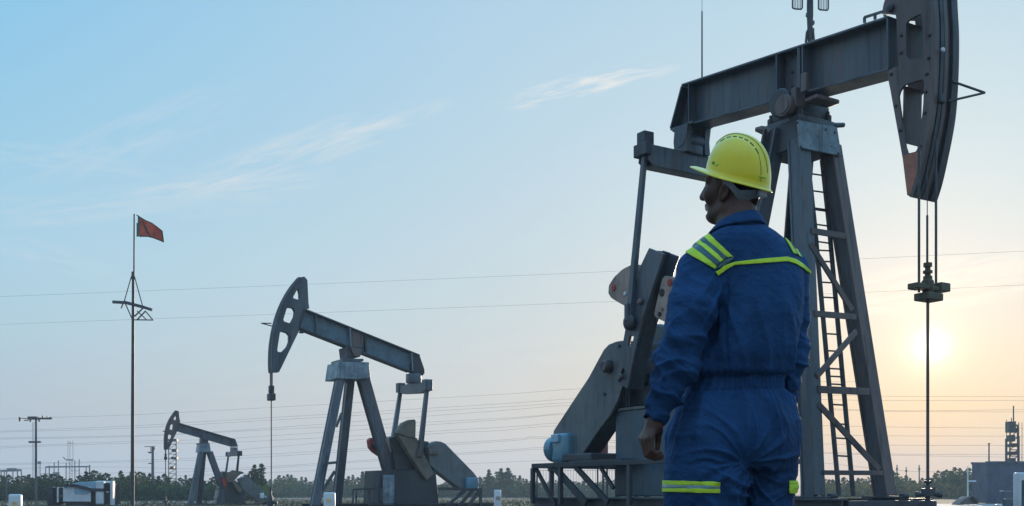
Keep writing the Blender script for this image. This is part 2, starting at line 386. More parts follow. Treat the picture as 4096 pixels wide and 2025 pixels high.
def horse_head(fr, outline, holes, arc, t_half, root, mat, plate_t=.035, lower=None, over=.06, groove=True):
    """two cheek plates with cut-outs, joined by the curved tread that carries the bridle"""
    near = -t_half if fr.vy > 0 else t_half
    o2 = fr.outline(outline, near); h2 = [fr.outline(h, near) for h in holes]
    arc2 = fr.outline(arc, near)
    sg = 1 if near < 0 else -1
    head = MB().plate(o2, near, near + sg * plate_t, h2, xz).build('horse_head', mat, root, bevel=.004)
    MB().plate(o2, -near, -near - sg * plate_t, h2, xz).build('far_cheek', mat, head, bevel=.004)
    # tread: strip following the arc
    n = len(arc2); m = MB(); th = .05; w = t_half + over
    vs = []
    for i, (a, z) in enumerate(arc2):
        p, q = arc2[max(i - 1, 0)], arc2[min(i + 1, n - 1)]
        d = Vector((q[0] - p[0], q[1] - p[1])).normalized(); nx, nz = d[1], -d[0]
        if nx < 0: nx, nz = -nx, -nz
        vs.append([Vector((a + nx * e, t, z + nz * e)) for e, t in ((.0, -w), (th, -w), (th, -w * .62), (th * .3, -w * .55), (th * .3, -w * .2), (th * .8, -w * .14), (th * .8, w * .14), (th * .3, w * .2), (th * .3, w * .55), (th, w * .62), (th, w), (0, w))] if groove else
                  [Vector((a + nx * e, t, z + nz * e)) for e, t in ((0, -w), (th, -w), (th, w), (0, w))])
    k = len(vs[0]); f = []
    for i in range(n - 1):
        for j in range(k):
            j2 = (j + 1) % k; f.append((i * k + j, i * k + j2, (i + 1) * k + j2, (i + 1) * k + j))
    f += [tuple(range(k)), tuple((n - 1) * k + j for j in range(k))]
    m.add([v for r_ in vs for v in r_], f); m.build('tread', mat, head, smooth=True)
    for lo_, hi_ in (((-.58, -.34), (.42, .66)) if groove else ((-.5, -.2), (.2, .5))):      # dark bands laid along the tread for its cable grooves
        g_ = MB(); V = []
        for i, (a, z) in enumerate(arc2):
            p, q = arc2[max(i - 1, 0)], arc2[min(i + 1, n - 1)]; d = Vector((q[0] - p[0], q[1] - p[1])).normalized(); nx, nz = d[1], -d[0]
            if nx < 0: nx, nz = -nx, -nz
            V += [Vector((a + nx * e, t * w, z + nz * e)) for e, t in ((th * .5, lo_), (th * 1.25, lo_), (th * 1.25, hi_), (th * .5, hi_))]
        g_.add(V, [(i * 4 + j, i * 4 + (j + 1) % 4, i * 4 + 4 + (j + 1) % 4, i * 4 + 4 + j) for i in range(n - 1) for j in range(4)] + [(0, 1, 2, 3), tuple((n - 1) * 4 + j for j in range(4))])
        g_.build('tread_band', M['steel_dark'], head)
    # ribs between the cheeks along the holes' back edge
    for h in h2:
        rb = MB()
        hh = sorted(h, key=lambda p: p[0])[: max(2, len(h) // 3)]
        hh.sort(key=lambda p: p[1]); a, b = hh[0], hh[-1]
        rb.bar((a[0] - .05, 0, a[1]), (b[0] - .05, 0, b[1]), .025, (t_half - plate_t) * 2 - .01, (0, 1, 0))
        rb.build('inner_rib', mat, head)
    if lower:
        lp = fr.outline(lower, near); MB().plate(lp, near - sg * .006, near - sg * .001, (), xz).build('rust_plate', M['rust'], head)
    return head

def cable(root, pts, r, mat, name='bridle_cable'):
    return MB().tube(pts, r, 6).build(name, mat, root)

# ================================================================== the near pump
fr = Fr(3197, 16.0, .53, -.848)
near = empty('pumpjack', (fr.ox, fr.oy, 0), fr.rz, 'huge near oil pumpjack with its grey horse head hanging at upper right, behind the worker', 'pumpjack', 'oil pumpjacks')
zA, zB, zC, zE, zF_, zG, zH = zoomed(2600, 0, .5495), zoomed(3300, 0, .7062), zoomed(2050, 950, .8439), zoomed(3100, 900, .8830), zoomed(3200, 1500, .4122), zoomed(2350, 500, .3924), zoomed(3000, 380, .2354)
TW = -.19
tl = [(2725, 336), (3551, 62)]; bl = [(2680, 522), (3550, 282)]
beam = walking_beam(fr, tl, bl, TW, -1, near, M['steel'], True, stiff=[(3104, .03), (3193, .05), (3208, .03), (2752, .02), (3548, .03)])
# gusset on the beam's nose and small frame on top of it
m = MB()
for a, b in (((3458, 92), (3458, 70)), ((3458, 70), (3540, 44)), ((3500, 78), (3500, 58)), ((3540, 66), (3540, 44))):
    m.bar(fr.A(*a, -.1), fr.A(*b, -.1), .03, .03)
m.build('cable_frame', M['steel'], beam)
m = MB().tube([fr.A(2808, 312, 0), fr.A(2808, 46, 0), fr.A(2808, 44, 0), fr.A(2808, -40, 0)], [.013, .011, .004, .003], 8); m.build('lightning_rod', M['steel_dark'], beam)

# horse head
arc_px = [(3705, -330)] + zB((596, -330), (600, -140), (604, 0), (612, 150), (612, 300), (607, 450), (597, 600), (580, 720), (553, 860), (520, 1010), (487, 1118))[0:]
arc_px = spline(arc_px[1:], 4)
out_px = list(arc_px) + zB((465, 1105), (440, 900), (415, 760), (370, 510), (348, 403), (412, 372), (405, 120), (400, 82), (322, 80), (330, 30), (345, -20), (400, -200), (470, -320))
h1 = smooth_outline(zB((458, 135), (475, 112), (545, 74), (551, 150), (562, 325), (520, 330), (478, 338), (458, 322)), 2)
h2 = smooth_outline(zB((414, 548), (424, 515), (450, 480), (500, 465), (561, 446), (556, 600), (540, 735), (521, 858), (460, 872)), 2)
head = horse_head(fr, out_px, [h1, h2], arc_px, .21, near, M['head_steel'], lower=zB((440, 882), (553, 857), (520, 1000), (490, 1100), (468, 1102)), over=.03)
b = fr.A(3563, 33, -.22); MB().lathe([(.02, -.02), (.055, 0), (.055, .03), (.03, .04)], b, (0, -1, 0), 10).build('lug_pin', M['steel_dark'], head, smooth=True)
# wire bracket on the front of the head
a1, _ = fr.along(*zB((612, 460))[0], -.21)
pt = lambda x, y, dx: Vector((a1 + dx, .20, 0)) * 1
p1 = fr.C(*zB((722, 462))[0], a1 + .05); p2 = fr.C(*zB((700, 574))[0], a1 + .03); p3 = fr.C(*zB((905, 526))[0], a1 + .22)
MB().tube([p1, p3], .016, 6).tube([p3, p2], .016, 6).build('bracket_arm', M['steel_dark'], head)
MB().rbox(fr.C(*zB((655, 560))[0], a1 + .03), (.08, .1, .12), .02).build('bracket_clamp', M['steel_dark'], head)
MB().lathe([(.0, 0), (.03, 0), (.03, .02), (.0, .03)], fr.C(*zB((664, 284))[0], a1 + .10), (1, 0, 0), 10).build('bolt', M['white'], head)
# bridle, carrier bar and polished rod
sb = fr.along(*zB((520, 1010))[0], -.21)[0]
sh = 2.43
yb = fr.across(3710, 805, sh)[1]
cb = fr.C(3712, 1175, sh)
for i, px in enumerate((3676, 3744)):
    t_, z_ = fr.across(px, 830, sh)
    cable(near, [Vector((sh, t_, z_ + .85)), Vector((sh, t_, cb.z))], .016, M['steel_dark'])
t_, z_ = fr.across(3709, 860, sh)
cable(near, [Vector((sh, t_, z_ + .6)), Vector((sh, t_, z_)), Vector((sh, t_, z_ - .01)), Vector((sh, t_, cb.z))], [.006, .006, .014, .014], M['steel_dark'])
tc_ = t_
m = MB()
def bx(m, x0, y0, x1, y1, dep, a=sh, r=.012):
    p, q = fr.C(x0, y0, a), fr.C(x1, y1, a)
    return m.rbox((a, (p.y + q.y) / 2, (p.z + q.z) / 2), (dep, abs(p.y - q.y), abs(p.z - q.z)), r, 2)
m = MB(); bx(m, *zE((623, 262))[0], *zE((661, 295))[0], .16); bx(m, *zE((730, 262))[0], *zE((772, 307))[0], .16); bx(m, *zE((661, 272))[0], *zE((730, 303))[0], .12)
bx(m, *zE((661, 306))[0], *zE((730, 350))[0], .22)
carrier = m.build('carrier_bar', M['bronze'], near)
m = MB(); q = lambda x, y: fr.C(*zE((x, y))[0], sh)
k = (16 - .848 * sh) / F * .883
c0 = q(692, 306)
m.lathe([(22 * k, 0), (27 * k, 14 * k), (27 * k, 50 * k), (20 * k, 58 * k), (20 * k, 72 * k), (13 * k, 74 * k), (13 * k, 84 * k), (21 * k, 86 * k), (21 * k, 97 * k), (12 * k, 100 * k), (12 * k, 112 * k), (19 * k, 114 * k), (19 * k, 132 * k)], (sh, c0.y, c0.z + .0), (0, 0, 1), 8)
m.build('rod_clamp', M['bronze'], carrier)
MB().tube([Vector((sh, c0.y, c0.z)), Vector((sh, c0.y, .72))], .019, 10).build('polished_rod', M['brown_steel'], near, smooth=True)

# samson post: front legs in a leaning plane x = LA + LK z
zt = fr.across(3195, 600, .28)[1]; zb = .63
LK = (.28 - .92) / (zt - zb); LA = .92 - LK * zb
ll_t, ll_b = fr.lean(3195, 560, LA, LK), fr.lean(3253, 1987, LA, LK)
lr_t, lr_b = fr.lean(3320, 590, LA, LK), fr.lean(3541, 1987, LA, LK)
def leg(a, b, w, h, up, mat=M['steel']):
    return MB().ibar(b, a, w, h, up, .035).build('leg', mat, near, bevel=.005)
leg(ll_t, ll_b, .21, .25, (1, 0, 0)); leg(lr_t, lr_b, .21, .25, (1, 0, 0), M['brown_steel'])
# side plates closing the section so that a leg reads as a box column from the side
for a, b_ in ((ll_t, ll_b), (lr_t, lr_b)):
    MB().bar(b_ + Vector((0, -.08, 0)), a + Vector((0, -.08, 0)), .02, .175, (1, 0, 0)).build('leg_cover', M['steel'], near)
rl_t, rl_b = fr.A(3101, 520, -.33), fr.A(2815, 1987, -.72)
rr_t, rr_b = Vector((-.2, .30, rl_t.z)), Vector((rl_b.x, .78, .63))
leg(rl_t, rl_b, .24, .26, (1, 0, 0)); leg(rr_t, rr_b, .24, .26, (1, 0, 0))
rl2 = [rl_t.lerp(rl_b, f) for f in (.3, .62, .95)]; rr2 = [rr_t.lerp(rr_b, f) for f in (.3, .62, .95)]
for a, b_ in zip(rl2, rr2): MB().bar(a, b_, .07, .1, (0, 0, 1)).build('cross_brace', M['steel'], near)
for py, w in ((845, .02),):
    pass
# bracing of the front face
for a, b_, w in ((zE((163, 26))[0], zE((318, 52))[0], .085), (zE((178, 402))[0], zE((366, 417))[0], .085), (zE((194, 745))[0], zE((428, 756))[0], .10), (zE((216, 1122))[0], zE((486, 1124))[0], .065),
                 (zE((160, 85))[0], zE((350, 388))[0], .085), (zE((188, 688))[0], zE((368, 482))[0], .085), (zE((196, 812))[0], zE((472, 1108))[0], .085)):
    p, q2 = fr.lean(*a, LA + .13, LK), fr.lean(*b_, LA + .13, LK)
    MB().bar(p, q2, .03, w, Vector((0, 0, 1)) if abs(p.z - q2.z) < .3 else (q2 - p).cross(Vector((1, 0, LK))), ).build('cross_brace', M['brown_steel'], near, bevel=.004)
# ladder behind the bracing
LB = LA - .12
lad = MB()
r1 = [fr.lean(3231, 640, LB, LK), fr.lean(3259, 900, LB, LK), fr.lean(3356, 1984, LB, LK)]
r2 = [fr.lean(3288, 640, LB, LK), fr.lean(3316, 900, LB, LK), fr.lean(3413, 1984, LB, LK)]
ladder = empty('ladder', (0, 0, 0)); ladder.parent = near
for r_ in (r1, r2):
    q_ = MB()
    for a, b_ in zip(r_, r_[1:]): q_.bar(a, b_, .045, .05, (1, 0, 0))
    q_.build('rail', M['steel_dark'], ladder)
def xrail(y, y0=900, x0=3259, x1=3356): return x0 + (y - y0) / (1984 - y0) * (x1 - x0)
for y in (695, 763, 832, 838, 897, 966, 1001, 1045, 1129, 1189, 1335, 1403, 1474, 1505, 1536, 1618, 1695, 1752, 1823):
    dy = 8 if y < 1000 else 3
    x = xrail(y)
    MB().tube([fr.lean(x, y, LB, LK), fr.lean(x + 57, y + dy, LB, LK)], .013, 6).build('rung', M['steel_dark'], ladder)
# head plate of the post, its box and the saddle bearing
pf = [fr.C(x, y, .42) for x, y in zH((785, 432), (1458, 562), (1532, 1040), (1490, 1042), (830, 905))]
mm = MB(); yy = [(p.y, p.z) for p in pf]
mm.plate(yy, .42, .45, (), lambda a, z, t: Vector((t, a, z))).build('front_plate', M['plate_steel'], near, bevel=.006)
zc = ll_t.z
MB().box((.0, .0, fr.C(3250, 545, .2).z - .05), (.72, .74, .42)).build('post_head', M['steel_dark'], near, bevel=.02)
zs = fr.C(3200, 475, .3).z
MB().rbox((.0, .0, zs + .03), (.66, .70, .07), .01).build('saddle_plate', M['steel'], near)
sadd = MB().rbox((0, 0, zs + .18), (.55, .62, .24), .05)
sadd.lathe([(.18, -.42), (.20, -.40), (.20, .40), (.18, .42)], (0, 0, zs + .30), (0, 1, 0), 24)
sad = sadd.build('saddle_bearing', M['steel_dark'], near, smooth=True)
# the big round bearing cap seen on the near side
dc = fr.A(*zH((542, 175))[0], -.52)
cap = MB().lathe([(.0, 0), (.085, 0), (.115, -.004), (.118, .01), (.15, .01), (.155, .018), (.155, .10), (.12, .16), (.12, .3)], dc, (0, 1, 0), 28).build('bearing_cap', M['brown_steel'], near, smooth=True)
MB().rbox((dc.x + .12, dc.y + .2, dc.z + .1), (.10, .2, .28), .02).build('bearing_bracket', M['brown_steel'], near)
MB().rbox((dc.x + .32, dc.y + .12, dc.z + .24), (.1, .08, .26), .015).build('bearing_clip', M['brown_steel'], near)
MB().rbox((dc.x + .36, -.1, zs + .22), (.24, .46, .06), .02).build('bearing_strap', M['brown_steel'], near)
for p in ((-.28, -.29, 0), (.28, .29, .0), (.28, -.29, 0), (-.28, .29, 0)):
    MB().lathe([(.05, 0), (.05, .10), (.025, .10), (.025, .16)], (p[0], p[1], zs + .05 + p[2]), (0, 0, 1), 8).build('anchor_bolt', M['steel_dark'], near)
MB().tube([Vector((.25, .3, zs + .05)), Vector((.26, .45, zs + .05)), Vector((.28, .62, zs + .08))], [.05, .04, .035], 8).build('grease_line', M['steel'], near, smooth=True)
MB().tube([Vector((-.25, -.32, zs - .05)), Vector((-.38, -.40, zs + .02)), Vector((-.44, -.44, zs + .03))], [.08, .055, .03], 8).build('lifting_lug', M['brown_steel'], near, smooth=True)

# tail bearing and equalizer
ec = fr.along(2762, 610, 0)
es = -2.376
tb = MB()
zq = fr.A(2745, 530, 0).z
m = MB()
for t in (-.2, .2):
    m.plate([(es - .10, zq - .42), (es - .13, zq - .2), (es - .10, zq + .02), (es + .22, zq + .02), (es + .18, zq - .2), (es + .20, zq - .42)], t - .05, t + .05, (), xz)
m.lathe([(.12, -.26), (.14, -.24), (.14, .24), (.12, .26)], (es + .04, 0, zq - .2), (0, 1, 0), 18)
m.rbox((es + .05, 0, zq + .02), (.5, .44, .05), .01)
m.rbox((es + .05, -.02, zq - .36), (.26, .3, .16), .03)
m.build('tail_bearing', M['steel'], near, smooth=True)
e_ = [fr.C(x, y, es + .1) for x, y in zG((652, 213), (1160, 303))]
f_ = [fr.C(x, y, es + .1) for x, y in zG((608, 395), (660, 433), (1200, 516))]
zt_, zb_ = (e_[0].z + e_[1].z) / 2, (f_[1].z + f_[2].z) / 2
y0 = f_[0].y
eqp = [(e_[0].y - .04, zt_), (.5, zt_ - .0), (.95, zt_), (1.03, zt_ - .2), (.9, zb_), (f_[1].y, zb_), (f_[0].y, zb_ + .09)]
eq = MB().plate(eqp, es - .13, es - .10, (), lambda a, z, t: Vector((t, a, z))).plate(eqp, es + .10, es + .13, (), lambda a, z, t: Vector((t, a, z)))
eq.bar((es, y0 + .02, zt_ - .015), (es, 1.0, zt_ - .015), .2, .03).bar((es, y0 + .1, zb_ + .015), (es, .9, zb_ + .015), .2, .03)
eqo = eq.build('equalizer', M['steel'], near, bevel=.006)
pe = fr.C(*zG((590, 200))[0], es)
for t in (pe.y, -pe.y + .1):
    MB().rbox((es, t, pe.z + .02), (.20, .20, .34), .015).rbox((es + .0, t - .06, pe.z - .1), (.32, .12, .2), .015).build('wrist_block', M['steel_dark'], eqo)
# pitman arms
ct = -.97
ptop = fr.C(*zG((580, 290))[0], es + .02); ptop.y = pe.y - .04
pbot = fr.A(*zC((566, 395))[0], ct)
for s in (0, 1):
    a, b_ = ptop.copy(), pbot.copy(); a.y = pe.y - .03; b_.y = ct - .05
    if s: a.y, b_.y = -a.y + .08, -b_.y
    pm = MB().bar(a, b_, .07, .085, (1, 0, 0), .09, .12).build('pitman_arm', M['steel_blue' if 0 else 'steel'], near, bevel=.006)
    sg = -1 if s == 0 else 1
    MB().lathe([(.06, 0), (.12, 0), (.135, .02), (.135, .08), (.10, .11), (.05, .12)], b_ + Vector((.02, -.04 * sg, -.03)), (0, sg, 0), 16).build('crank_pin_bearing', M['steel_dark'], pm, smooth=True)
    MB().rbox(b_ + Vector((.01, sg * .05, .12)), (.09, .09, .30), .03).build('pin_cap', M['steel'], pm)
# cranks
cr_t = zC((640, 52), (752, 95)); cr_b = zC((492, 690), (545, 718))
cp = zC((646, 50), (752, 94), (700, 260), (618, 470), (546, 719), (520, 704), (496, 690), (530, 440), (608, 130))
co2 = fr.outline([cp[0], cp[1], cp[3], cp[4], cp[6], cp[7]], ct)
cdir = Vector((co2[0][0] - co2[4][0], co2[0][1] - co2[4][1])).normalized()
for s in (0, 1):
    sg = 1 if s == 0 else -1
    near_p = [fr.along(*p, ct) for p in zC((646, 50), (716, 78), (618, 380), (575, 560), (545, 719), (520, 704), (490, 690), (533, 440), (608, 130))]
    holes = [[fr.along(*p, ct) for p in zC((556, 466), (574, 470), (564, 518), (546, 512))], [fr.along(*p, ct) for p in zC((522, 620), (534, 628), (512, 690), (500, 684))]] if s == 0 else []
    m = MB().plate(near_p, ct * sg, ct * sg + sg * .05, holes, xz)
    far_p = near_p
    crank = m.plate([(a + .02, z - .01) for a, z in far_p], ct * sg + sg * .26, ct * sg + sg * .31, (), xz).build('crank_arm', M['steel'], near, bevel=.006)
    A_, B_ = Vector((near_p[0][0], 0, near_p[0][1])), Vector((near_p[6][0], 0, near_p[6][1])); n_ = Vector((cdir[1], 0, -cdir[0]))
    MB().bar(B_ + n_ * .32 + Vector((0, ct * sg + sg * .155, 0)), A_ + n_ * .20 + Vector((0, ct * sg + sg * .155, 0)), .05, .21, (0, 1, 0)).build('crank_web', M['steel_dark'], crank)
    w1 = [fr.along(*p, ct) for p in zC((578, 125), (545, 128), (505, 148), (465, 185), (440, 225), (437, 262), (450, 285), (500, 315), (553, 341), (590, 260))]
    w2 = [fr.along(*p, ct) for p in zC((695, 178), (765, 190), (800, 260), (770, 360), (712, 402), (650, 373), (668, 290))]
    for w in (w1, w2):
        cw = MB().plate(smooth_outline(w, 1), ct * sg + sg * .07, ct * sg + sg * .25, (), xz).build('counterweight', M['weight'], crank, bevel=.012)
    for (x, y, mt, r_) in ((465, 236, 'red', .055), (559, 220, 'black', .055), (519, 265, 'white', .035), (536, 308, 'black', .03), (731, 212, 'red', .055), (693, 259, 'black', .06), (682, 362, 'black', .04), (695, 338, 'tan', .025), (560, 165, 'red', .03)):
        a, z = fr.along(*zC((x, y))[0], ct)
        MB().lathe([(r_, 0), (r_, .012), (r_ * .8, .016)], (a, ct * sg + sg * .068, z), (0, -sg, 0), 14).build('bolt_hole', M[mt], crank)
    for (x, y, r_) in ((612, 305, .05), (520, 660, .05)):
        a, z = fr.along(*zC((x, y))[0], ct)
        MB().lathe([(r_, 0), (r_, .05), (r_ * .6, .07)], (a, ct * sg - sg * .0, z), (0, -sg, 0), 10).build('crank_nut', M['brown_steel'], crank, smooth=True)
# belt guard with the pulley boss, gear box, pedestal, brake drum
gt = -.62
gp = zC((522, 490), (490, 494), (455, 508), (432, 532), (410, 572), (360, 665), (290, 770), (195, 915), (190, 950), (230, 1010), (280, 1062), (306, 1063), (350, 1000), (400, 925), (465, 840), (500, 770), (522, 700), (560, 600))
guard = MB().plate(fr.outline(gp, gt), gt, gt + .05, (), xz)
go = guard.build('belt_guard', M['grey_guard'], near, bevel=.008)
rim = MB(); gl = fr.outline(gp, gt); gl = gl[7:] + gl[:7]
for a, b_ in zip(gl, gl[1:]): rim.bar(Vector((a[0], gt + .21, a[1])), Vector((b_[0], gt + .21, b_[1])), .32, .02, Vector((-(b_[1] - a[1]), 0, b_[0] - a[0])))
rim.build('guard_rim', M['steel_dark'], go)
bs = fr.A(*zC((460, 612))[0], gt)
MB().lathe([(.0, 0), (.05, 0), (.055, -.01), (.085, -.01), (.11, .03), (.115, .09), (.115, .16)], bs - Vector((0, .14, 0)), (0, 1, 0), 22).build('pulley_boss', M['brown_steel'], go, smooth=True)
for x, y in ((438, 743), (508, 515)):
    p = fr.A(*zC((x, y))[0], gt); MB().lathe([(.03, 0), (.03, -.02), (.015, -.03)], p, (0, 1, 0), 8).build('guard_bolt', M['steel_dark'], go)
zg = fr.A(*zC((600, 815))[0], -.45).z
gx0 = fr.A(*zC((487, 820))[0], -.5).x
pd = MB().rbox((gx0 + .85, .0, (zg + .64) / 2), (1.7, 1.0, zg - .64), .02)
ped = pd.build('pedestal', M['steel_blue'], near)
MB().rbox((gx0 + .85, 0, zg + .02), (1.78, 1.06, .05), .01).build('pedestal_top', M['grey_guard'], ped)
zsh = fr.A(*zC((520, 680))[0], ct).z
gb = MB().rbox((gx0 + .9, 0, zg + .45), (1.35, .8, .8), .06).rbox((gx0 + .95, 0, zg + .95), (.8, .7, .4), .1)
gb.lathe([(.12, -.9), (.12, .9)], (B_.x + .08, 0, B_.z + .1), (0, 1, 0), 16)
gb.build('gear_box', M['steel_dark'], near, smooth=True)
m = MB()
for i in range(3):
    p = fr.A(*zC((545 + i * 12, 790))[0], -.46); m.bar(p + Vector((0, -.06, .35)), p + Vector((0, -.06, -.05)), .02, .1, (0, 1, 0), .02, .02)
m.build('gear_rib', M['steel_dark'], near)
p = fr.A(*zC((675, 512))[0], -.3); MB().lathe([(.2, 0), (.33, .01), (.36, .04), (.36, .22), (.3, .26)], p, (0, 1, 0), 24).build('brake_drum', M['steel_blue'], near, smooth=True)
# motor on its platform
mc = fr.A(*zC((222, 1000))[0], -.75)
mo = MB().rbox((mc.x + .0, -.58, mc.z), (.50, .40, .56), .09, 4)
motor = mo.build('motor', M['motor_blue'], near, smooth='all')
MB().lathe([(.20, 0), (.24, .02), (.24, .2), (.16, .26)], (mc.x - .22, -.58, mc.z), (-1, 0, 0), 20).build('fan_cover', M['motor_blue'], motor, smooth=True)
MB().rbox((mc.x - .05, -.80, mc.z + .18), (.22, .07, .15), .02).build('terminal_box', M['pale_blue'], motor)
MB().rbox((mc.x - .12, -.70, mc.z - .25), (.14, .14, .12), .03).build('motor_foot', M['brown_steel'], motor)
# platform frame
pt_ = -1.0
pl = [fr.A(*zC(q)[0], pt_) for q in ((97, 1084), (700, 1064))]
zp = pl[0].z; xe, xw = -.9, pl[0].x
plat = MB()
for t in (pt_, .95):
    plat.bar((xw, t, zp), (xe, t, zp), .07, .085)
for x in (xw, -4.6, -3.4, xe): plat.bar((x, pt_, zp - .004), (x, .95, zp - .004), .07, .07)
pf_ = plat.build('platform_frame', M['steel_deep'], near, bevel=.005)
MB().box(((xw - 1.9) / 2 + 0, -.55, zp + .055), (1.5, .8, .03)).build('motor_base', M['steel_dark'], pf_)
MB().rbox((xw + 1.15, -.55, zp + .13), (.9, .6, .14), .03).build('slide_rail', M['steel_dark'], pf_)
for t in (pt_, .95):
    for x in ((97, 228, 555) if t < 0 else (97, 180, 228, 405, 555)):
        a = fr.A(*zC((x, 1100))[0], pt_).x
        MB().bar((a, t, zp - .04), (a, t, .5), .07, .07, (1, 0, 0)).build('post', M['steel_dark'], pf_)
for (x0, y0_), (x1, y1_), w in (((106, 1084), (205, 1274), .07), ((192, 1082), (350, 1262), .13), ((300, 1088), (455, 1258), .10), ((415, 1086), (480, 1190), .06)):
    p, q_ = fr.A(*zC((x0, y0_))[0], pt_ + .03), fr.A(*zC((x1, y1_))[0], pt_ + .03)
    MB().bar(p, q_, .05, w, (q_ - p).cross(Vector((0, 1, 0)))).build('brace', M['steel_deep'], pf_, bevel=.004)
p = fr.A(*zC((186, 1100))[0], -.4); MB().lathe([(.05, 0), (.05, p.z - .56), (.08, p.z - .55), (.08, p.z - .50)], (p.x, -.4, .52), (0, 0, 1), 12).build('conduit', M['steel'], near, smooth=True)
# skid and foundation
m = MB()
for t in (-.85, .85): m.ibar((-5.75, t, .50), (1.55, t, .50), .22, .24, (0, 0, 1), .03)
for x in (-5.7, -3.8, -2, -.2, 1.5): m.bar((x, -.75, .49), (x, .75, .49), .12, .2)
m.build('skid', M['steel_dark'], near, bevel=.005)
MB().rbox((-2.1, 0, .19), (8.0, 2.6, .38), .02).build('foundation', M['concrete'], near)
for b_ in (ll_b, lr_b, rl_b, rr_b):
    MB().rbox((b_.x, b_.y, .635), (.46, .46, .03), .006).rbox((b_.x + .2, b_.y + .15, .655), (.1, .12, .06), .02).build('foot_plate', M['steel_dark'], near)

# bolt rows on the head cheek, beam splice and front plate
for x, y in ((570, 520), (576, 420), (585, 330), (590, 200), (540, 830), (565, 640), (430, 200), (430, 300), (375, 420), (400, 600), (425, 740)):
    p = fr.A(*zB((x, y))[0], -.215); MB().lathe([(.022, 0), (.022, .012), (.012, .018)], p, (0, -1, 0), 6).build('cheek_bolt', M['steel_dark'], head)
for x, y in ((800, 470), (1290, 590), (1440, 640), (1500, 1000), (860, 880)):
    p = fr.C(*zH((x, y))[0], .45); MB().lathe([(.018, 0), (.018, .012), (.010, .016)], p, (1, 0, 0), 6).build('plate_bolt', M['steel_dark'], near)
for px, fy in ((3126, .15), (3126, .5), (3126, .85), (3170, .15), (3170, .5), (3170, .85), (3240, .2), (3240, .5), (3240, .8)):
    f = (px - 2725) / (3551 - 2725); yt, yb_ = 336 + f * (62 - 336) + 16, 522 + (px - 2680) / (3550 - 2680) * (282 - 522) - 12
    p = fr.A(px, yt + (yb_ - yt) * fy, -.018); MB().lathe([(.024, 0), (.024, .016), (.013, .022)], p, (0, -1, 0), 6).build('web_bolt', M['steel_dark'], beam)
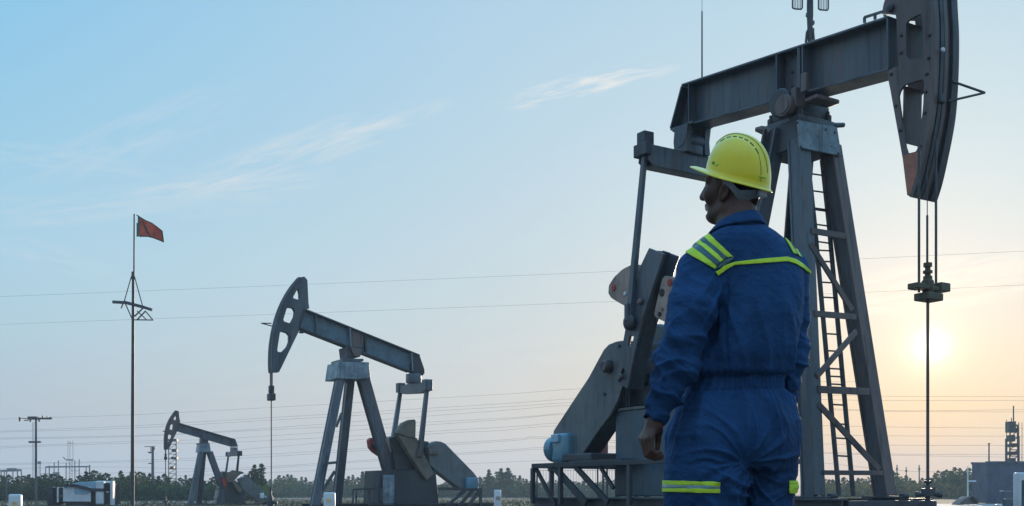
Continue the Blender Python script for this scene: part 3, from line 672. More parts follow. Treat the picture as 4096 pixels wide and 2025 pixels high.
# ================================================================== the middle and the far pump: the camera sees their left (+y) side
def side_pump(fr, z, root, T, mats):
    """T: traced pieces in the zoom's own coordinates; z maps them to photograph pixels"""
    g = lambda name: z(*T[name])
    w = T['half']; ht = T['head_half']
    top, bot = g('beam_top'), g('beam_bot')
    bm_ = walking_beam(fr, top, bot, w, 1, root, mats['beam'], True, stiff=[(z((x, 0))[0][0], t_, m_) for x, t_, m_ in T['stiff']], web_mat=mats['web'], t=T['ft'])
    if 'tail' in T:
        q = fr.outline(g('tail'), w * .8); MB().plate(q, -w * .8, w * .8, (), xz).build('tail_cap', mats['dark'], bm_, bevel=.01)
    if 'mid_panel' in T:
        q = fr.outline(g('mid_panel'), w * .5); MB().plate(q, w * .3, w * .5, (), xz).build('hub_panel', M['brown_steel'], bm_)
    arc = spline(g('arc'), 3)
    head = horse_head(fr, list(arc) + g('head_back'), [smooth_outline(z(*h), 1) for h in T['holes']], arc, ht, root, mats['head'], plate_t=.05, over=T['over'], groove=False)
    a, b, c = (fr.A(*p, ht) for p in g('bracket'))
    MB().tube([a, b], T['wr'], 5).tube([b, c], T['wr'], 5).build('bracket_arm', M['steel_dark'], head)
    # bridle, carrier, rod
    rt, rm, rb = (fr.A(*p, 0) for p in g('rod'))
    for t in T['cables']:
        cable(root, [Vector((rt.x, t, rt.z + .8)), Vector((rt.x, t, rm.z))], T['wr'], M['steel_dark'])
    k = T['carrier']
    MB().rbox((rt.x, 0, rm.z), (k * .9, k * 1.4, k), .02).rbox((rt.x, 0, rm.z + k * 1.1), (k * .7, k * .7, k * 1.1), .02).build('carrier_bar', M['steel_dark'], root)
    MB().tube([Vector((rt.x, 0, rm.z)), Vector((rt.x, 0, rb.z))], T['wr'] * 1.05, 6).build('polished_rod', M['steel_dark'], root)
    # legs
    for (p0, p1, t0, t1, wd, mt) in T['legs']:
        a, b = fr.A(*z(p0)[0], t0), fr.A(*z(p1)[0], t1)
        l = MB().ibar(b, a, wd, wd, (0, 1, 0), .05).build('leg', mats[mt], root, bevel=.006)
        MB().bar(b + Vector((wd * .42, 0, 0)), a + Vector((wd * .42, 0, 0)), .02, wd * .8, (0, 1, 0)).build('leg_cover', mats[mt], l)
    for p0, p1, t, wd in T['struts']:
        MB().bar(fr.A(*z(p0)[0], t), fr.A(*z(p1)[0], t), wd, wd).build('strut', mats['leg'], root)
    q = fr.outline(g('cap'), T['cap_t']); MB().plate(q, -T['cap_t'], T['cap_t'], (), xz).build('post_head', mats['plate'], root, bevel=.02)
    for nm, t0, t1, mt in T['solids']:
        q = fr.outline(g(nm), t1); MB().plate(q, t0, t1, (), xz).build(nm.rstrip('_0123456789'), mats.get(mt) or M[mt], root, bevel=.01)
    # equalizer across the tail, pitmans
    ex = fr.A(*g('eq_at')[0], 0).x
    q = [fr.across(*p, ex) for p in g('eq')]
    e = MB().plate(q, ex - .12, ex + .12, (), lambda a, zz, t: Vector((t, a, zz))).build('equalizer', mats['dark2'], root, bevel=.01)
    for (p, wd) in T['eq_ends']:
        c = fr.C(*z(p)[0], ex); MB().rbox(c, (.32, wd, wd * 1.3), .02).build('wrist_block', mats['dark2'], e)
    for (p0, t0, p1, t1) in T['pitmans']:
        a = fr.C(*z(p0)[0], ex); b = fr.A(*z(p1)[0], t1)
        MB().bar(a, b, T['pw'], T['pw'], (1, 0, 0), T['pw'] * 1.25, T['pw'] * 1.25).build('pitman_arm', mats['dark2'], root)
    for name, pts, t0, t1, mt in T['cranks']:
        q = fr.outline(z(*pts), t1); MB().plate(q, t0, t1, (), xz).build(name, mats.get(mt) or M[mt], root, bevel=.02)
    for (x0, y0, x1, y1, t, dep, mt, name) in T['boxes']:
        a, b = fr.A(*z((x0, y0))[0], t), fr.A(*z((x1, y1))[0], t)
        MB().rbox(((a.x + b.x) / 2, t - dep / 2, (a.z + b.z) / 2), (abs(a.x - b.x), dep, abs(a.z - b.z)), T['rb']).build(name, mats.get(mt) or M[mt], root, smooth=True)
    if 'rails' in T:
        for nm, segs, mt in T['rails']:
            m = MB()
            for p0, p1, t0, t1, wd in segs: m.bar(fr.A(*z(p0)[0], t0), fr.A(*z(p1)[0], t1), wd, wd, (0, 1, 0))
            m.build(nm, mats.get(mt) or M[mt], root)
    x0, x1, hw, zt = T['skid']
    a = fr.A(*z((x0, 0))[0], 0).x; b = fr.A(*z((x1, 0))[0], 0).x
    m = MB()
    for t in (-hw * .8, hw * .8): m.ibar((a, t, zt - .12), (b, t, zt - .12), .22, .24, (0, 0, 1), .03)
    for i in range(4): m.bar((a + (b - a) * (i + .3) / 4, -hw * .7, zt - .14), (a + (b - a) * (i + .3) / 4, hw * .7, zt - .14), .15, .18)
    m.build('skid', M['steel_dark'], root)
    MB().rbox(((a + b) / 2, 0, (zt - .26) / 2), (abs(a - b) + 1, hw * 2.4, zt - .26), .02).build('foundation', M['concrete'], root)

mid_fr = Fr(1424, 42.8, -math.cos(R(30)), -math.sin(R(30)))
mid = empty('pumpjack', (mid_fr.ox, mid_fr.oy, 0), mid_fr.rz, 'mid-size oil pumpjack in the middle distance, horse head raised on the left of its beam', 'pumpjack', 'oil pumpjacks')
zM = zoomed(950, 1050, .7653)
MM = dict(beam=M['steel_dark'], web=M['web_teal'], head=M['steel'], leg=M['steel'], plate=M['plate_steel'], dark=M['steel_deep'], dark2=M['steel'])
side_pump(mid_fr, zM, mid, dict(
    half=.20, head_half=.11, over=.10, ft=.06, wr=.022, carrier=.26, rb=.04,
    beam_top=[(352, 240), (955, 482)], beam_bot=[(326, 346), (905, 572)],
    stiff=[(413, .03, M['steel_blue']), (592, .05, M['plate_steel']), (672, .05, M['steel_dark']), (915, .05, M['plate_steel'])],
    tail=[(915, 476), (952, 484), (978, 560), (979, 578), (968, 592), (945, 588), (905, 570)],
    mid_panel=[(600, 352), (668, 380), (652, 448), (582, 436)],
    arc=[(327, 82), (286, 132), (248, 196), (220, 262), (200, 330), (187, 398), (180, 465), (179, 540), (182, 575)],
    head_back=[(217, 574), (232, 545), (290, 424), (325, 352), (336, 318), (350, 246), (376, 240), (372, 214), (366, 92), (350, 74), (336, 76)],
    holes=[[(318, 132), (326, 160), (327, 197), (288, 186)], [(270, 234), (292, 238), (302, 256), (298, 285), (278, 320), (238, 306), (258, 240)], [(224, 356), (262, 368), (279, 392), (262, 440), (232, 470), (207, 466)]],
    bracket=[(178, 318), (124, 318), (180, 333)],
    rod=[(177, 575), (176, 704), (170, 1236)], cables=(-.12, .0, .12),
    legs=[((535, 608), (402, 1274), .38, 1.0, .31, 'leg'), ((588, 608), (517, 1274), -.35, -1.0, .31, 'leg'), ((655, 608), (792, 1092), .0, .0, .42, 'leg')],
    struts=[((455, 1052), (520, 1045), .6, .1), ((515, 860), (545, 788), .5, .09), ((425, 1220), (508, 1092), .7, .10)],
    cap=[(530, 518), (688, 521), (697, 606), (640, 611), (516, 608)], cap_t=.62,
    saddle_plate=[(548, 503), (660, 503), (658, 517), (548, 517)], saddle_bearing=[(568, 442), (585, 436), (650, 452), (640, 494), (575, 500)], saddle_cheek=[(587, 440), (652, 455), (642, 493), (610, 490)],
    gear_base=[(742, 1087), (1035, 1085), (1055, 1274), (735, 1274)], gear_box=[(800, 915), (830, 905), (985, 935), (1005, 955), (1000, 1086), (830, 1084)], gear_top=[(775, 925), (800, 912), (850, 925), (905, 985), (830, 1015), (800, 990)],
    solids=[('saddle_plate', -.6, .6, 'dark2'), ('saddle_bearing', -.4, .4, 'steel_dark'), ('saddle_cheek', .42, .46, 'brown_steel'), ('gear_base', -.75, .75, 'steel_deep'), ('gear_box', -.55, .45, 'steel_dark'), ('gear_top', -.5, .3, 'weight')],
    eq_at=[(928, 650)], eq=[(845, 636), (870, 648), (905, 634), (970, 630), (1006, 618), (1006, 668), (960, 685), (878, 689), (845, 676)], eq_ends=[((853, 656), .3), ((992, 642), .34)],
    pitmans=[((851, 676), 0, (816, 910), -.9), ((989, 668), 0, (954, 990), .98)], pw=.14,
    cranks=[('crank_arm', [(834, 892), (860, 905), (940, 918), (962, 980), (1031, 1108), (991, 1138), (960, 1100), (900, 1005)], .62, .95, 'tan'),
            ('counterweight', [(832, 892), (845, 866), (868, 838), (902, 822), (928, 820), (934, 832), (932, 918), (900, 916)], .68, 1.0, 'tan'),
            ('crank_arm', [(700, 960), (740, 930), (900, 1060), (870, 1086)], -.95, -.62, 'steel_dark'),
            ('counterweight', [(690, 930), (700, 916), (722, 920), (745, 960), (775, 1020), (762, 1022), (715, 990), (696, 968)], -1.0, -.66, 'red'),
            ('counterweight', [(812, 985), (860, 962), (866, 990), (838, 1002)], .1, .35, 'red'),
            ('belt_guard', [(998, 965), (1018, 945), (1040, 934), (1066, 937), (1088, 948), (1235, 1098), (1254, 1122), (1262, 1190), (1158, 1180), (1100, 1135), (1040, 1090), (1005, 1060)], .30, .75, 'grey_guard')],
    boxes=[(1196, 1124, 1260, 1187, .95, .6, 'motor_blue', 'motor'), (975, 935, 1003, 1060, .3, .5, 'steel_dark', 'pulley_cover'), (1000, 976, 1050, 1008, .80, .1, 'brown_steel', 'guard_hub'), (942, 975, 972, 1018, 1.06, .12, 'brown_steel', 'crank_pin_bearing'), (760, 1110, 822, 1270, .86, .06, 'plate_steel', 'access_panel'), (900, 578, 962, 632, .2, .4, 'dark2', 'tail_bearing'), (332, 356, 356, 368, .2, .3, 'steel_dark', 'head_latch')],
    rails=[('guard_rail', [((602, 1187), (756, 1182), 1.1, 1.1, .07), ((603, 1187), (603, 1274), 1.1, 1.1, .05), ((620, 1187), (620, 1274), .2, .2, .05), ((689, 1185), (689, 1274), 1.1, 1.1, .08), ((752, 1184), (752, 1250), 1.1, 1.1, .06), ((690, 1265), (750, 1262), 1.0, 1.0, .06)], 'steel_dark'),
           ('platform_frame', [((1048, 1183), (1276, 1188), .9, .9, .10), ((1270, 1188), (1270, 1274), .9, .9, .10), ((1190, 1192), (1085, 1278), .9, .9, .11), ((1232, 1192), (1150, 1278), .9, .9, .11), ((1265, 1195), (1200, 1278), .9, .9, .11), ((1100, 1183), (1276, 1188), -.6, -.6, .10), ((1270, 1188), (1270, 1274), -.6, -.6, .10)], 'steel_dark'),
           ('ladder', [((470, 1010), (430, 1274), .95, 1.1, .05), ((450, 1050), (412, 1274), .95, 1.1, .05)], 'steel_dark')],
    skid=(375, 1290, 1.0, .31)), MM)

far_fr = Fr(818, 66.0, -math.cos(R(28)), -math.sin(R(28)))
far = empty('pumpjack', (far_fr.ox, far_fr.oy, 0), far_fr.rz, 'smallest, farthest oil pumpjack, beside the flagpole in front of the trees', 'pumpjack', 'oil pumpjacks')
zR = zoomed(600, 1600, .3336)
FM = dict(beam=M['steel'], web=M['steel'], head=M['brown_steel'], leg=M['steel'], plate=M['plate_steel'], dark=M['steel'], dark2=M['steel'])
side_pump(far_fr, zR, far, dict(
    half=.15, head_half=.09, over=.08, ft=.05, wr=.024, carrier=.17, rb=.03,
    beam_top=[(345, 272), (1022, 470)], beam_bot=[(322, 372), (985, 562)], stiff=[(660, .04, M['steel'])],
    tail=[(985, 462), (1024, 470), (1058, 560), (985, 562)],
    arc=[(315, 132), (282, 175), (240, 240), (210, 310), (192, 390), (184, 470), (184, 560), (187, 598)],
    head_back=[(215, 595), (240, 565), (270, 490), (320, 390), (345, 300), (364, 265), (352, 215), (345, 138), (328, 128)],
    holes=[[(310, 186), (318, 215), (308, 250), (280, 230)], [(262, 286), (280, 300), (268, 364), (236, 352), (242, 310)], [(228, 410), (262, 425), (246, 470), (216, 472), (216, 430)], [(218, 480), (238, 480), (222, 508), (214, 500)]],
    bracket=[(196, 385), (152, 374), (190, 378)],
    rod=[(187, 600), (188, 700), (190, 1150)], cables=(-.06, .08),
    legs=[((610, 625), (480, 1274), .28, .75, .30, 'leg'), ((640, 625), (580, 1274), -.28, -.75, .30, 'leg'), ((712, 625), (868, 1060), 0, 0, .34, 'leg')],
    struts=[((510, 995), (575, 985), .5, .1), ((540, 1000), (500, 1265), .6, .06)],
    cap=[(598, 530), (718, 530), (734, 622), (700, 629), (580, 625)], cap_t=.42,
    saddle_plate=[(588, 516), (716, 516), (716, 532), (588, 532)], saddle_bearing=[(618, 456), (700, 480), (700, 515), (616, 515)], saddle_strap=[(632, 404), (668, 404), (666, 515), (628, 515)],
    gear_base=[(870, 1000), (925, 985), (1080, 985), (1135, 1090), (1148, 1274), (800, 1274), (830, 1060)], gear_front=[(832, 1070), (885, 1080), (905, 1274), (790, 1274)], gear_box=[(872, 856), (905, 860), (930, 1000), (872, 1000)],
    solids=[('saddle_plate', -.4, .4, 'dark2'), ('saddle_bearing', -.3, .3, 'steel_dark'), ('saddle_strap', .16, .24, 'steel_blue'), ('gear_base', -.5, .45, 'steel_deep'), ('gear_front', -.5, .5, 'dark2'), ('gear_box', -.4, .2, 'dark2')],
    eq_at=[(1005, 600)], eq=[(934, 622), (946, 622), (968, 640), (984, 612), (984, 568), (1028, 568), (1030, 602), (1048, 622), (1066, 610), (1084, 612), (1078, 660), (1060, 674), (935, 678)], eq_ends=[((940, 655), .2), ((1070, 645), .2)],
    pitmans=[((940, 672), 0, (912, 862), -.6), ((1063, 668), 0, (1044, 850), .66)], pw=.10,
    cranks=[('counterweight', [(900, 870), (960, 862), (990, 842), (1040, 850), (1085, 855), (1126, 868), (1122, 884), (1088, 890), (1058, 915), (1030, 950), (985, 990), (930, 985)], .50, .70, 'tan'),
            ('crank_arm', [(985, 985), (1030, 962), (1102, 1075), (1100, 1100), (1085, 1112), (1055, 1100)], .50, .66, 'tan'),
            ('counterweight', [(862, 935), (935, 935), (935, 965), (895, 1090), (880, 1010)], -.2, .48, 'red'),
            ('crank_arm', [(786, 955), (802, 945), (880, 990), (880, 1010), (800, 1000)], -.66, -.45, 'steel_dark'),
            ('belt_guard', [(1052, 950), (1070, 938), (1110, 928), (1150, 910), (1180, 925), (1360, 1095), (1368, 1130), (1340, 1180), (1255, 1180), (1105, 1075)], .12, .45, 'grey_guard')],
    boxes=[(1325, 1118, 1366, 1180, .7, .4, 'white', 'motor'), (1370, 1150, 1398, 1178, .6, .3, 'pale_blue', 'terminal_box'), (1250, 1185, 1366, 1215, .6, .5, 'steel', 'motor_base'), (1300, 1208, 1360, 1262, .6, .4, 'brown_steel', 'motor_stand')],
    rails=[('platform_frame', [((1135, 1190), (1300, 1190), .5, .5, .06), ((1360, 1190), (1262, 1270), .5, .5, .08), ((1300, 1190), (1240, 1262), .5, .5, .06), ((1390, 1180), (1385, 1270), .5, .5, .05)], 'steel_dark'),
           ('guard_rail', [((620, 1185), (830, 1190), .6, .6, .05), ((672, 1090), (672, 1265), .6, .6, .07)], 'steel_dark')],
    skid=(440, 1400, .6, .1)), FM)
# ================================================================== the worker: distance fields meshed into continuous surfaces
class Field:
    def __init__(s, lo, hi, h):
        s.lo = np.array(lo, np.float32); s.h = h
        s.n = [int(math.ceil((hi[i] - lo[i]) / h)) + 1 for i in range(3)]
        s.ax = [s.lo[i] + np.arange(s.n[i], dtype=np.float32) * h for i in range(3)]
        s.f = np.full(s.n, .5, np.float32)
    def sub(s, lo, hi):
        sl = []
        for i in range(3):
            a = max(0, int((lo[i] - s.lo[i]) / s.h)); b = min(s.n[i], int((hi[i] - s.lo[i]) / s.h) + 2)
            sl.append(slice(a, max(a, b)))
        g = np.meshgrid(*[s.ax[i][sl[i]] for i in range(3)], indexing='ij', sparse=True)
        return tuple(sl), g
    def put(s, sl, d, k=.01, op='add'):
        a = s.f[sl]
        if op == 'cut': d = -d; a, d = -a, -d
        h = np.maximum(k - np.abs(a - d), 0) / k
        r = np.minimum(a, d) - h * h * k * .25
        s.f[sl] = -r if op == 'cut' else r
    def cone(s, a, b, ra, rb, k=.01, op='add', sy=1.):
        """tapered capsule; sy > 1 flattens it in depth"""
        a, b = np.array(a, np.float32), np.array(b, np.float32); m = max(ra, rb) + k + .03
        sl, (x, y, z) = s.sub(np.minimum(a, b) - m, np.maximum(a, b) + m)
        d = b - a; L = float(d @ d) + 1e-9
        px, py, pz = x - a[0], y - a[1], z - a[2]
        t = np.clip((px * d[0] + py * d[1] + pz * d[2]) / L, 0, 1)
        q = np.sqrt((px - t * d[0]) ** 2 + ((py - t * d[1]) * sy) ** 2 + (pz - t * d[2]) ** 2)
        s.put(sl, q - (ra + (rb - ra) * t), k, op)
    def chain(s, pts, k=.02, sy=1.):
        for p, q in zip(pts, pts[1:]): s.cone(p[0], q[0], p[1], q[1], k, sy=sy)
    def ell(s, c, r, rot=None, k=.01, op='add'):
        """ellipsoid; rot: rows are its axes"""
        c = np.array(c, np.float32); m = max(r) + k + .03
        sl, (x, y, z) = s.sub(c - m, c + m)
        x, y, z = x - c[0], y - c[1], z - c[2]
        if rot is not None: x, y, z = [rot[i][0] * x + rot[i][1] * y + rot[i][2] * z for i in range(3)]
        k0 = np.sqrt((x / r[0]) ** 2 + (y / r[1]) ** 2 + (z / r[2]) ** 2)
        k1 = np.sqrt((x / r[0] ** 2) ** 2 + (y / r[1] ** 2) ** 2 + (z / r[2] ** 2) ** 2) + 1e-6
        s.put(sl, k0 * (k0 - 1) / k1, k, op)
    def loft(s, rows, phi, k=.02, e=2.3):
        """rows: (z, cx, cy, a, b) sections turned by phi about z"""
        rows = sorted(rows); zs = np.array([r[0] for r in rows]); V = np.array([r[1:] for r in rows])
        m = .06
        lo = (V[:, 0].min() - .45, V[:, 1].min() - .35, zs[0] - m); hi = (V[:, 0].max() + .45, V[:, 1].max() + .35, zs[-1] + m)
        sl, (x, y, z) = s.sub(lo, hi)
        zz = z.ravel(); cx, cy, a, b = [np.interp(zz, zs, V[:, i]).reshape(1, 1, -1).astype(np.float32) for i in range(4)]
        c_, s_ = math.cos(phi), math.sin(phi)
        u = (x - cx) * c_ + (y - cy) * s_; v = -(x - cx) * s_ + (y - cy) * c_
        q = ((np.abs(u / a) ** e + np.abs(v / b) ** e) ** (1 / e) - 1) * np.minimum(a, b)
        q = np.maximum(q, np.maximum(z - zs[-1], zs[0] - z))
        s.put(sl, q.astype(np.float32), k)
    def mesh(s, smooth=2):
        f = s.f; n = f.shape
        ins = f < 0
        c8 = [(i, j, k) for i in (0, 1) for j in (0, 1) for k in (0, 1)]
        cnt = np.zeros([m - 1 for m in n], np.int8)
        for i, j, k in c8: cnt += ins[i:n[0] - 1 + i, j:n[1] - 1 + j, k:n[2] - 1 + k]
        act = np.argwhere((cnt > 0) & (cnt < 8))
        vid = np.full(cnt.shape, -1, np.int32); vid[tuple(act.T)] = np.arange(len(act))
        cv = np.stack([f[act[:, 0] + i, act[:, 1] + j, act[:, 2] + k] for i, j, k in c8], 1)
        acc = np.zeros((len(act), 3)); num = np.zeros(len(act))
        for a in range(8):
            for b in range(a + 1, 8):
                pa, pb = np.array(c8[a]), np.array(c8[b])
                if abs(pa - pb).sum() != 1: continue
                va, vb = cv[:, a], cv[:, b]; x = (va < 0) != (vb < 0)
                t = np.where(x, va / np.where(x, va - vb, 1), 0)
                acc += np.where(x[:, None], pa + t[:, None] * (pb - pa), 0); num += x
        pos = s.lo + (act + acc / num[:, None]) * s.h
        quads = []
        for ax in range(3):
            o = [i for i in range(3) if i != ax]
            sl0 = [slice(1, n[i] - 1) for i in range(3)]; sl1 = list(sl0)
            sl0[ax] = slice(0, n[ax] - 1); sl1[ax] = slice(1, n[ax])
            A, B = ins[tuple(sl0)], ins[tuple(sl1)]
            for flip in (0, 1):
                e = np.argwhere((A & ~B) if not flip else (~A & B))
                if not len(e): continue
                base = e.copy(); base[:, o[0]] += 1; base[:, o[1]] += 1
                def at(d0, d1):
                    q = base.copy(); q[:, o[0]] -= d0; q[:, o[1]] -= d1; return vid[tuple(q.T)]
                q = np.stack([at(1, 1), at(0, 1), at(0, 0), at(1, 0)], 1)
                if (flip == 1) != (ax == 1): q = q[:, ::-1]
                quads.append(q)
        F_ = np.concatenate(quads); F_ = F_[(F_ >= 0).all(1)]
        E_ = np.concatenate([F_[:, [0, 1]], F_[:, [1, 2]], F_[:, [2, 3]], F_[:, [3, 0]]])
        for _ in range(smooth):
            acc = np.zeros_like(pos); c = np.zeros(len(pos))
            for i in range(3): acc[:, i] = np.bincount(E_[:, 0], pos[E_[:, 1], i], len(pos)) + np.bincount(E_[:, 1], pos[E_[:, 0], i], len(pos))
            c = np.bincount(E_[:, 0], minlength=len(pos)) + np.bincount(E_[:, 1], minlength=len(pos))
            pos = pos + .5 * (acc / np.maximum(c, 1)[:, None] - pos)
        return pos, F_

def to_mesh(name, pos, F_):
    me = bpy.data.meshes.new(name)
    me.vertices.add(len(pos)); me.vertices.foreach_set('co', np.asarray(pos, np.float32).ravel())
    me.loops.add(F_.size); me.loops.foreach_set('vertex_index', F_.ravel().astype(np.int32))
    me.polygons.add(len(F_)); me.polygons.foreach_set('loop_start', np.arange(0, F_.size, 4, dtype=np.int32)); me.polygons.foreach_set('loop_total', np.full(len(F_), 4, np.int32))
    me.update(); me.validate(); return me

MD = 3.6
ROOT = Vector(((2930 - CX) / F * MD, MD, 0))
def mp(px, py, dy=0.): return P(px, py, MD + dy) - ROOT
S_ = F / MD
PHI = R(17)
person = empty('person', ROOT, 0, 'worker in blue coverall and yellow hard hat seen from behind, looking left at the pumpjacks', 'person')

M['skin'] = material('dark_skin', (.085, .041, .030), .46, col2=(.05, .026, .021), scale=9, bump=.12, bscale=120, spec=.4)
M['navy'] = material('navy_coverall', (.014, .066, .180), .8, col2=(.008, .040, .112), scale=3.2, bump=.45, bscale=48, spec=.2)
M['hivis'] = material('hi_vis_yellow', (.55, .80, .05), .6, col2=(.45, .68, .05), scale=12, bump=.2, bscale=200, spec=.3)
M['silver_dark'] = material('dark_grey_tape', (.06, .14, .15), .5, .2, col2=(.045, .11, .12), scale=14, spec=.4)  # darker grey than the thigh tape
M['silver'] = material('silver_reflective', (.22, .36, .38), .45, .3, col2=(.16, .27, .29), scale=14, spec=.5)
M['helmet'] = material('yellow_helmet', (.80, .70, .010), .24, col2=(.70, .62, .008), spots=.10, scale=3, spec=.5, coat=.4)
M['helmet_dark'] = material('helmet_slot', (.20, .22, .01), .5, scale=5)
M['band'] = material('grey_headband', (.16, .20, .24), .5, col2=(.10, .13, .16), scale=6)
M['hair'] = material('black_hair', (.012, .010, .010), .8, scale=80, bump=.6, bscale=260, spec=.2)
M['boot'] = material('black_leather', (.03, .025, .02), .5, scale=6)

# ---- coverall
rows = []
for py, xl, xr, b in ((880, 2890, 3030, .05), (905, 2866, 3066, .075), (930, 2838, 3106, .092), (952, 2804, 3136, .105), (983, 2766, 3168, .118), (1030, 2756, 3200, .128), (1080, 2772, 3214, .134), (1150, 2800, 3216, .136), (1250, 2832, 3200, .130),
                      (1350, 2822, 3184, .126), (1430, 2792, 3170, .128), (1475, 2760, 3160, .131), (1500, 2744, 3153, .131), (1518, 2750, 3142, .122), (1545, 2744, 3144, .124), (1575, 2734, 3156, .130), (1620, 2716, 3174, .138), (1700, 2692, 3187, .150), (1780, 2680, 3193, .155), (1830, 2674, 3190, .150), (1875, 2672, 3184, .125)):
    c = mp((xl + xr) / 2, py); hw = (xr - xl) / 2 / S_
    a = math.sqrt(max(.001, (hw ** 2 - (b * math.sin(PHI)) ** 2))) / math.cos(PHI)
    rows.append((c.z, c.x, .0 if py < 1450 else .01, a, b))
rows.sort(); zz = [r[0] for r in rows]
L_ARM = [((2800, 1085, -.065), .078), ((2768, 1230, -.105), .079), ((2730, 1370, -.115), .067), ((2710, 1438, -.11), .066), ((2672, 1548, -.12), .058), ((2636, 1622, -.125), .045), ((2617, 1676, -.13), .0345)]
R_ARM = [((3158, 1085, .09), .074), ((3166, 1230, .11), .062), ((3161, 1370, .11), .058), ((3156, 1430, .10), .059), ((3142, 1520, .11), .053), ((3128, 1590, .16), .045), ((3108, 1640, .20), .037)]
L_LEG = [((2832, 1780, .0), .125), ((2820, 1925, -.02), .1285), ((2806, 2025, -.02), .1235), ((2800, 2200, -.03), .098), ((2800, 2450, .0), .088), ((2806, 2760, .02), .082)]
R_LEG = [((3076, 1780, .05), .092), ((3062, 1925, .06), .091), ((3056, 2025, .07), .094), ((3060, 2200, .06), .090), ((3058, 2450, .10), .085), ((3050, 2750, .14), .080)]
def ch(l, g=0., n=None): return [(mp(*p), r + g) for p, r in l][:n]
cf = Field((-.42, -.30, .04), (.34, .36, 1.62), .0044)
cf.loft(rows, PHI, .03)
for l in (L_ARM, R_ARM):
    c_ = ch(l); cf.cone(c_[0][0], c_[1][0], c_[0][1], c_[1][1], .022); cf.chain(c_[1:], .007)
for l in (L_LEG, R_LEG): cf.chain(ch(l), .03)
for l in (L_ARM, R_ARM):      # open the cuffs
    a, b = mp(*l[-2][0]), mp(*l[-1][0]); d = (b - a).normalized()
    cf.cone(b - d * .004, b + d * .09, l[-1][1] - .006, l[-1][1] + .02, .003, 'cut')
pos, FF = cf.mesh(2)
me = to_mesh('coverall', pos, FF)
nrm = np.zeros(len(pos) * 3, np.float32); me.vertices.foreach_get('normal', nrm); nrm = nrm.reshape(-1, 3)
# which limb is a vertex on
def chain_d(pos, l):
    best = np.full(len(pos), 9.); tt = np.zeros(len(pos))
    pts = ch(l); acc = 0
    for (a, ra), (b, rb) in zip(pts, pts[1:]):
        a, b = np.array(a), np.array(b); d = b - a; t = np.clip((pos - a) @ d / (d @ d), 0, 1)
        q = np.linalg.norm(pos - a - t[:, None] * d, axis=1) - (ra + (rb - ra) * t)
        m = q < best; best[m] = q[m]; tt[m] = (acc + t * np.linalg.norm(d))[m]; acc += np.linalg.norm(d)
    return best, tt
dl, tl_ = chain_d(pos, L_ARM); dr, tr_ = chain_d(pos, R_ARM)
onl, onr = np.clip(1 - dl / .012, 0, 1), np.clip(1 - dr / .012, 0, 1)
arm = np.maximum(onl, onr)
x, y, z = pos.T
depthk = MD + y
PX = CX + (x + ROOT.x) / depthk * F; PY = HY - (z - EYE) / depthk * F
th = np.arctan2(y, x - mp(2950, 1500).x)
s_arc = th * .19
def bump_(v, c, w): return np.exp(-((v - c) / w) ** 2)
def sstep(v, a, b): t = np.clip((v - a) / (b - a), 0, 1); return t * t * (3 - 2 * t)
nz = lambda sx, sy, sz, o: np.array([noise.noise(Vector((p[0] * sx + o, p[1] * sy, p[2] * sz))) for p in pos])
n1 = nz(5, 5, 3, 0); n2 = nz(14, 14, 5, 7); n3 = nz(22, 22, 22, 3); n4 = nz(9, 9, 16, 11)
body_ = 1 - arm
def ridge(fu, fv, o, sharp=3.0):
    """creases running along v: 1 on the crest of a fold, 0 in between"""
    out = np.empty(len(pos))
    for i in range(len(pos)): out[i] = noise.noise(Vector((fu[i], fv[i], o)))
    return np.clip(1 - np.abs(out) * 2.2, 0, 1) ** sharp
d = np.zeros(len(pos))
g1 = sstep(PY, 1440, 1500) * (1 - sstep(PY, 1560, 1640))
d += body_ * g1 * .0030 * np.sin(2 * math.pi * s_arc / .027 + 6 * n2 + 3 * n1)
rv = ridge(s_arc * 10, z * 2.6, 2.0, 1.7)          # drapes down the back and the seat
rv2 = ridge(s_arc * 7 + z * 3, z * 2.0, 5.0, 1.5)
d += body_ * sstep(PY, 1100, 1280) * (1 - sstep(PY, 1470, 1512)) * (.015 * rv + .010 * rv2)
d += body_ * sstep(PY, 1550, 1600) * (1 - sstep(PY, 1700, 1850)) * (.016 * rv + .007 * rv2)
d += body_ * bump_(PY, 1482, 28) * .007 * (n2 + .6 * rv)
for c_, w_, a_ in ((1508, 6, -.005), (1556, 4, -.0035)): d += body_ * bump_(PY + 6 * np.sin((PX - 2930) / 150), c_, w_) * a_
d += body_ * bump_(PX, 2912, 5) * sstep(PY, 1110, 1160) * (1 - sstep(PY, 1480, 1500)) * -.004
d += body_ * sstep(PX, 2910, 2914) * (1 - sstep(PX, 2914, 3000)) * sstep(PY, 1110, 1160) * (1 - sstep(PY, 1460, 1500)) * .0045
# armpit folds running down and inwards
d += bump_(PX, 2880, 80) * bump_(PY, 1290, 150) * .016 * ridge((PX * .9 + PY * .42) / 40, (PY * .9 - PX * .42) / 260, 9.0, 2.0)
d += body_ * bump_(PX, 3190, 60) * bump_(PY, 1300, 160) * .006 * ridge((PX * .9 - PY * .3) / 36, PY / 240, 4.0, 2.0)
# sleeves: slanting creases bunched at the elbow and above the cuff
for on, t, el, w0 in ((onl, tl_, .30, 1.0), (onr, tr_, .29, .8)):
    lat = (x - y * .6) * (1 if on is onl else -1)
    rs = ridge((t + .45 * lat) * 14, (t * .3 - lat) * 6.5, 1.0 if on is onl else 6.0, 1.5)
    rs2 = ridge((t - .6 * lat) * 13, lat * 6, 8.0, 1.5)
    d += on * w0 * ((bump_(t, el, .12) * .014 + bump_(t, .45, .09) * .010 + .005) * rs + (bump_(t, el + .05, .14) * .009 + .005) * rs2)
    d += on * .010 * n1 * sstep(t, .03, .15)
    L_end = t.max(); d += on * bump_(t, L_end - .040, .004) * -.004
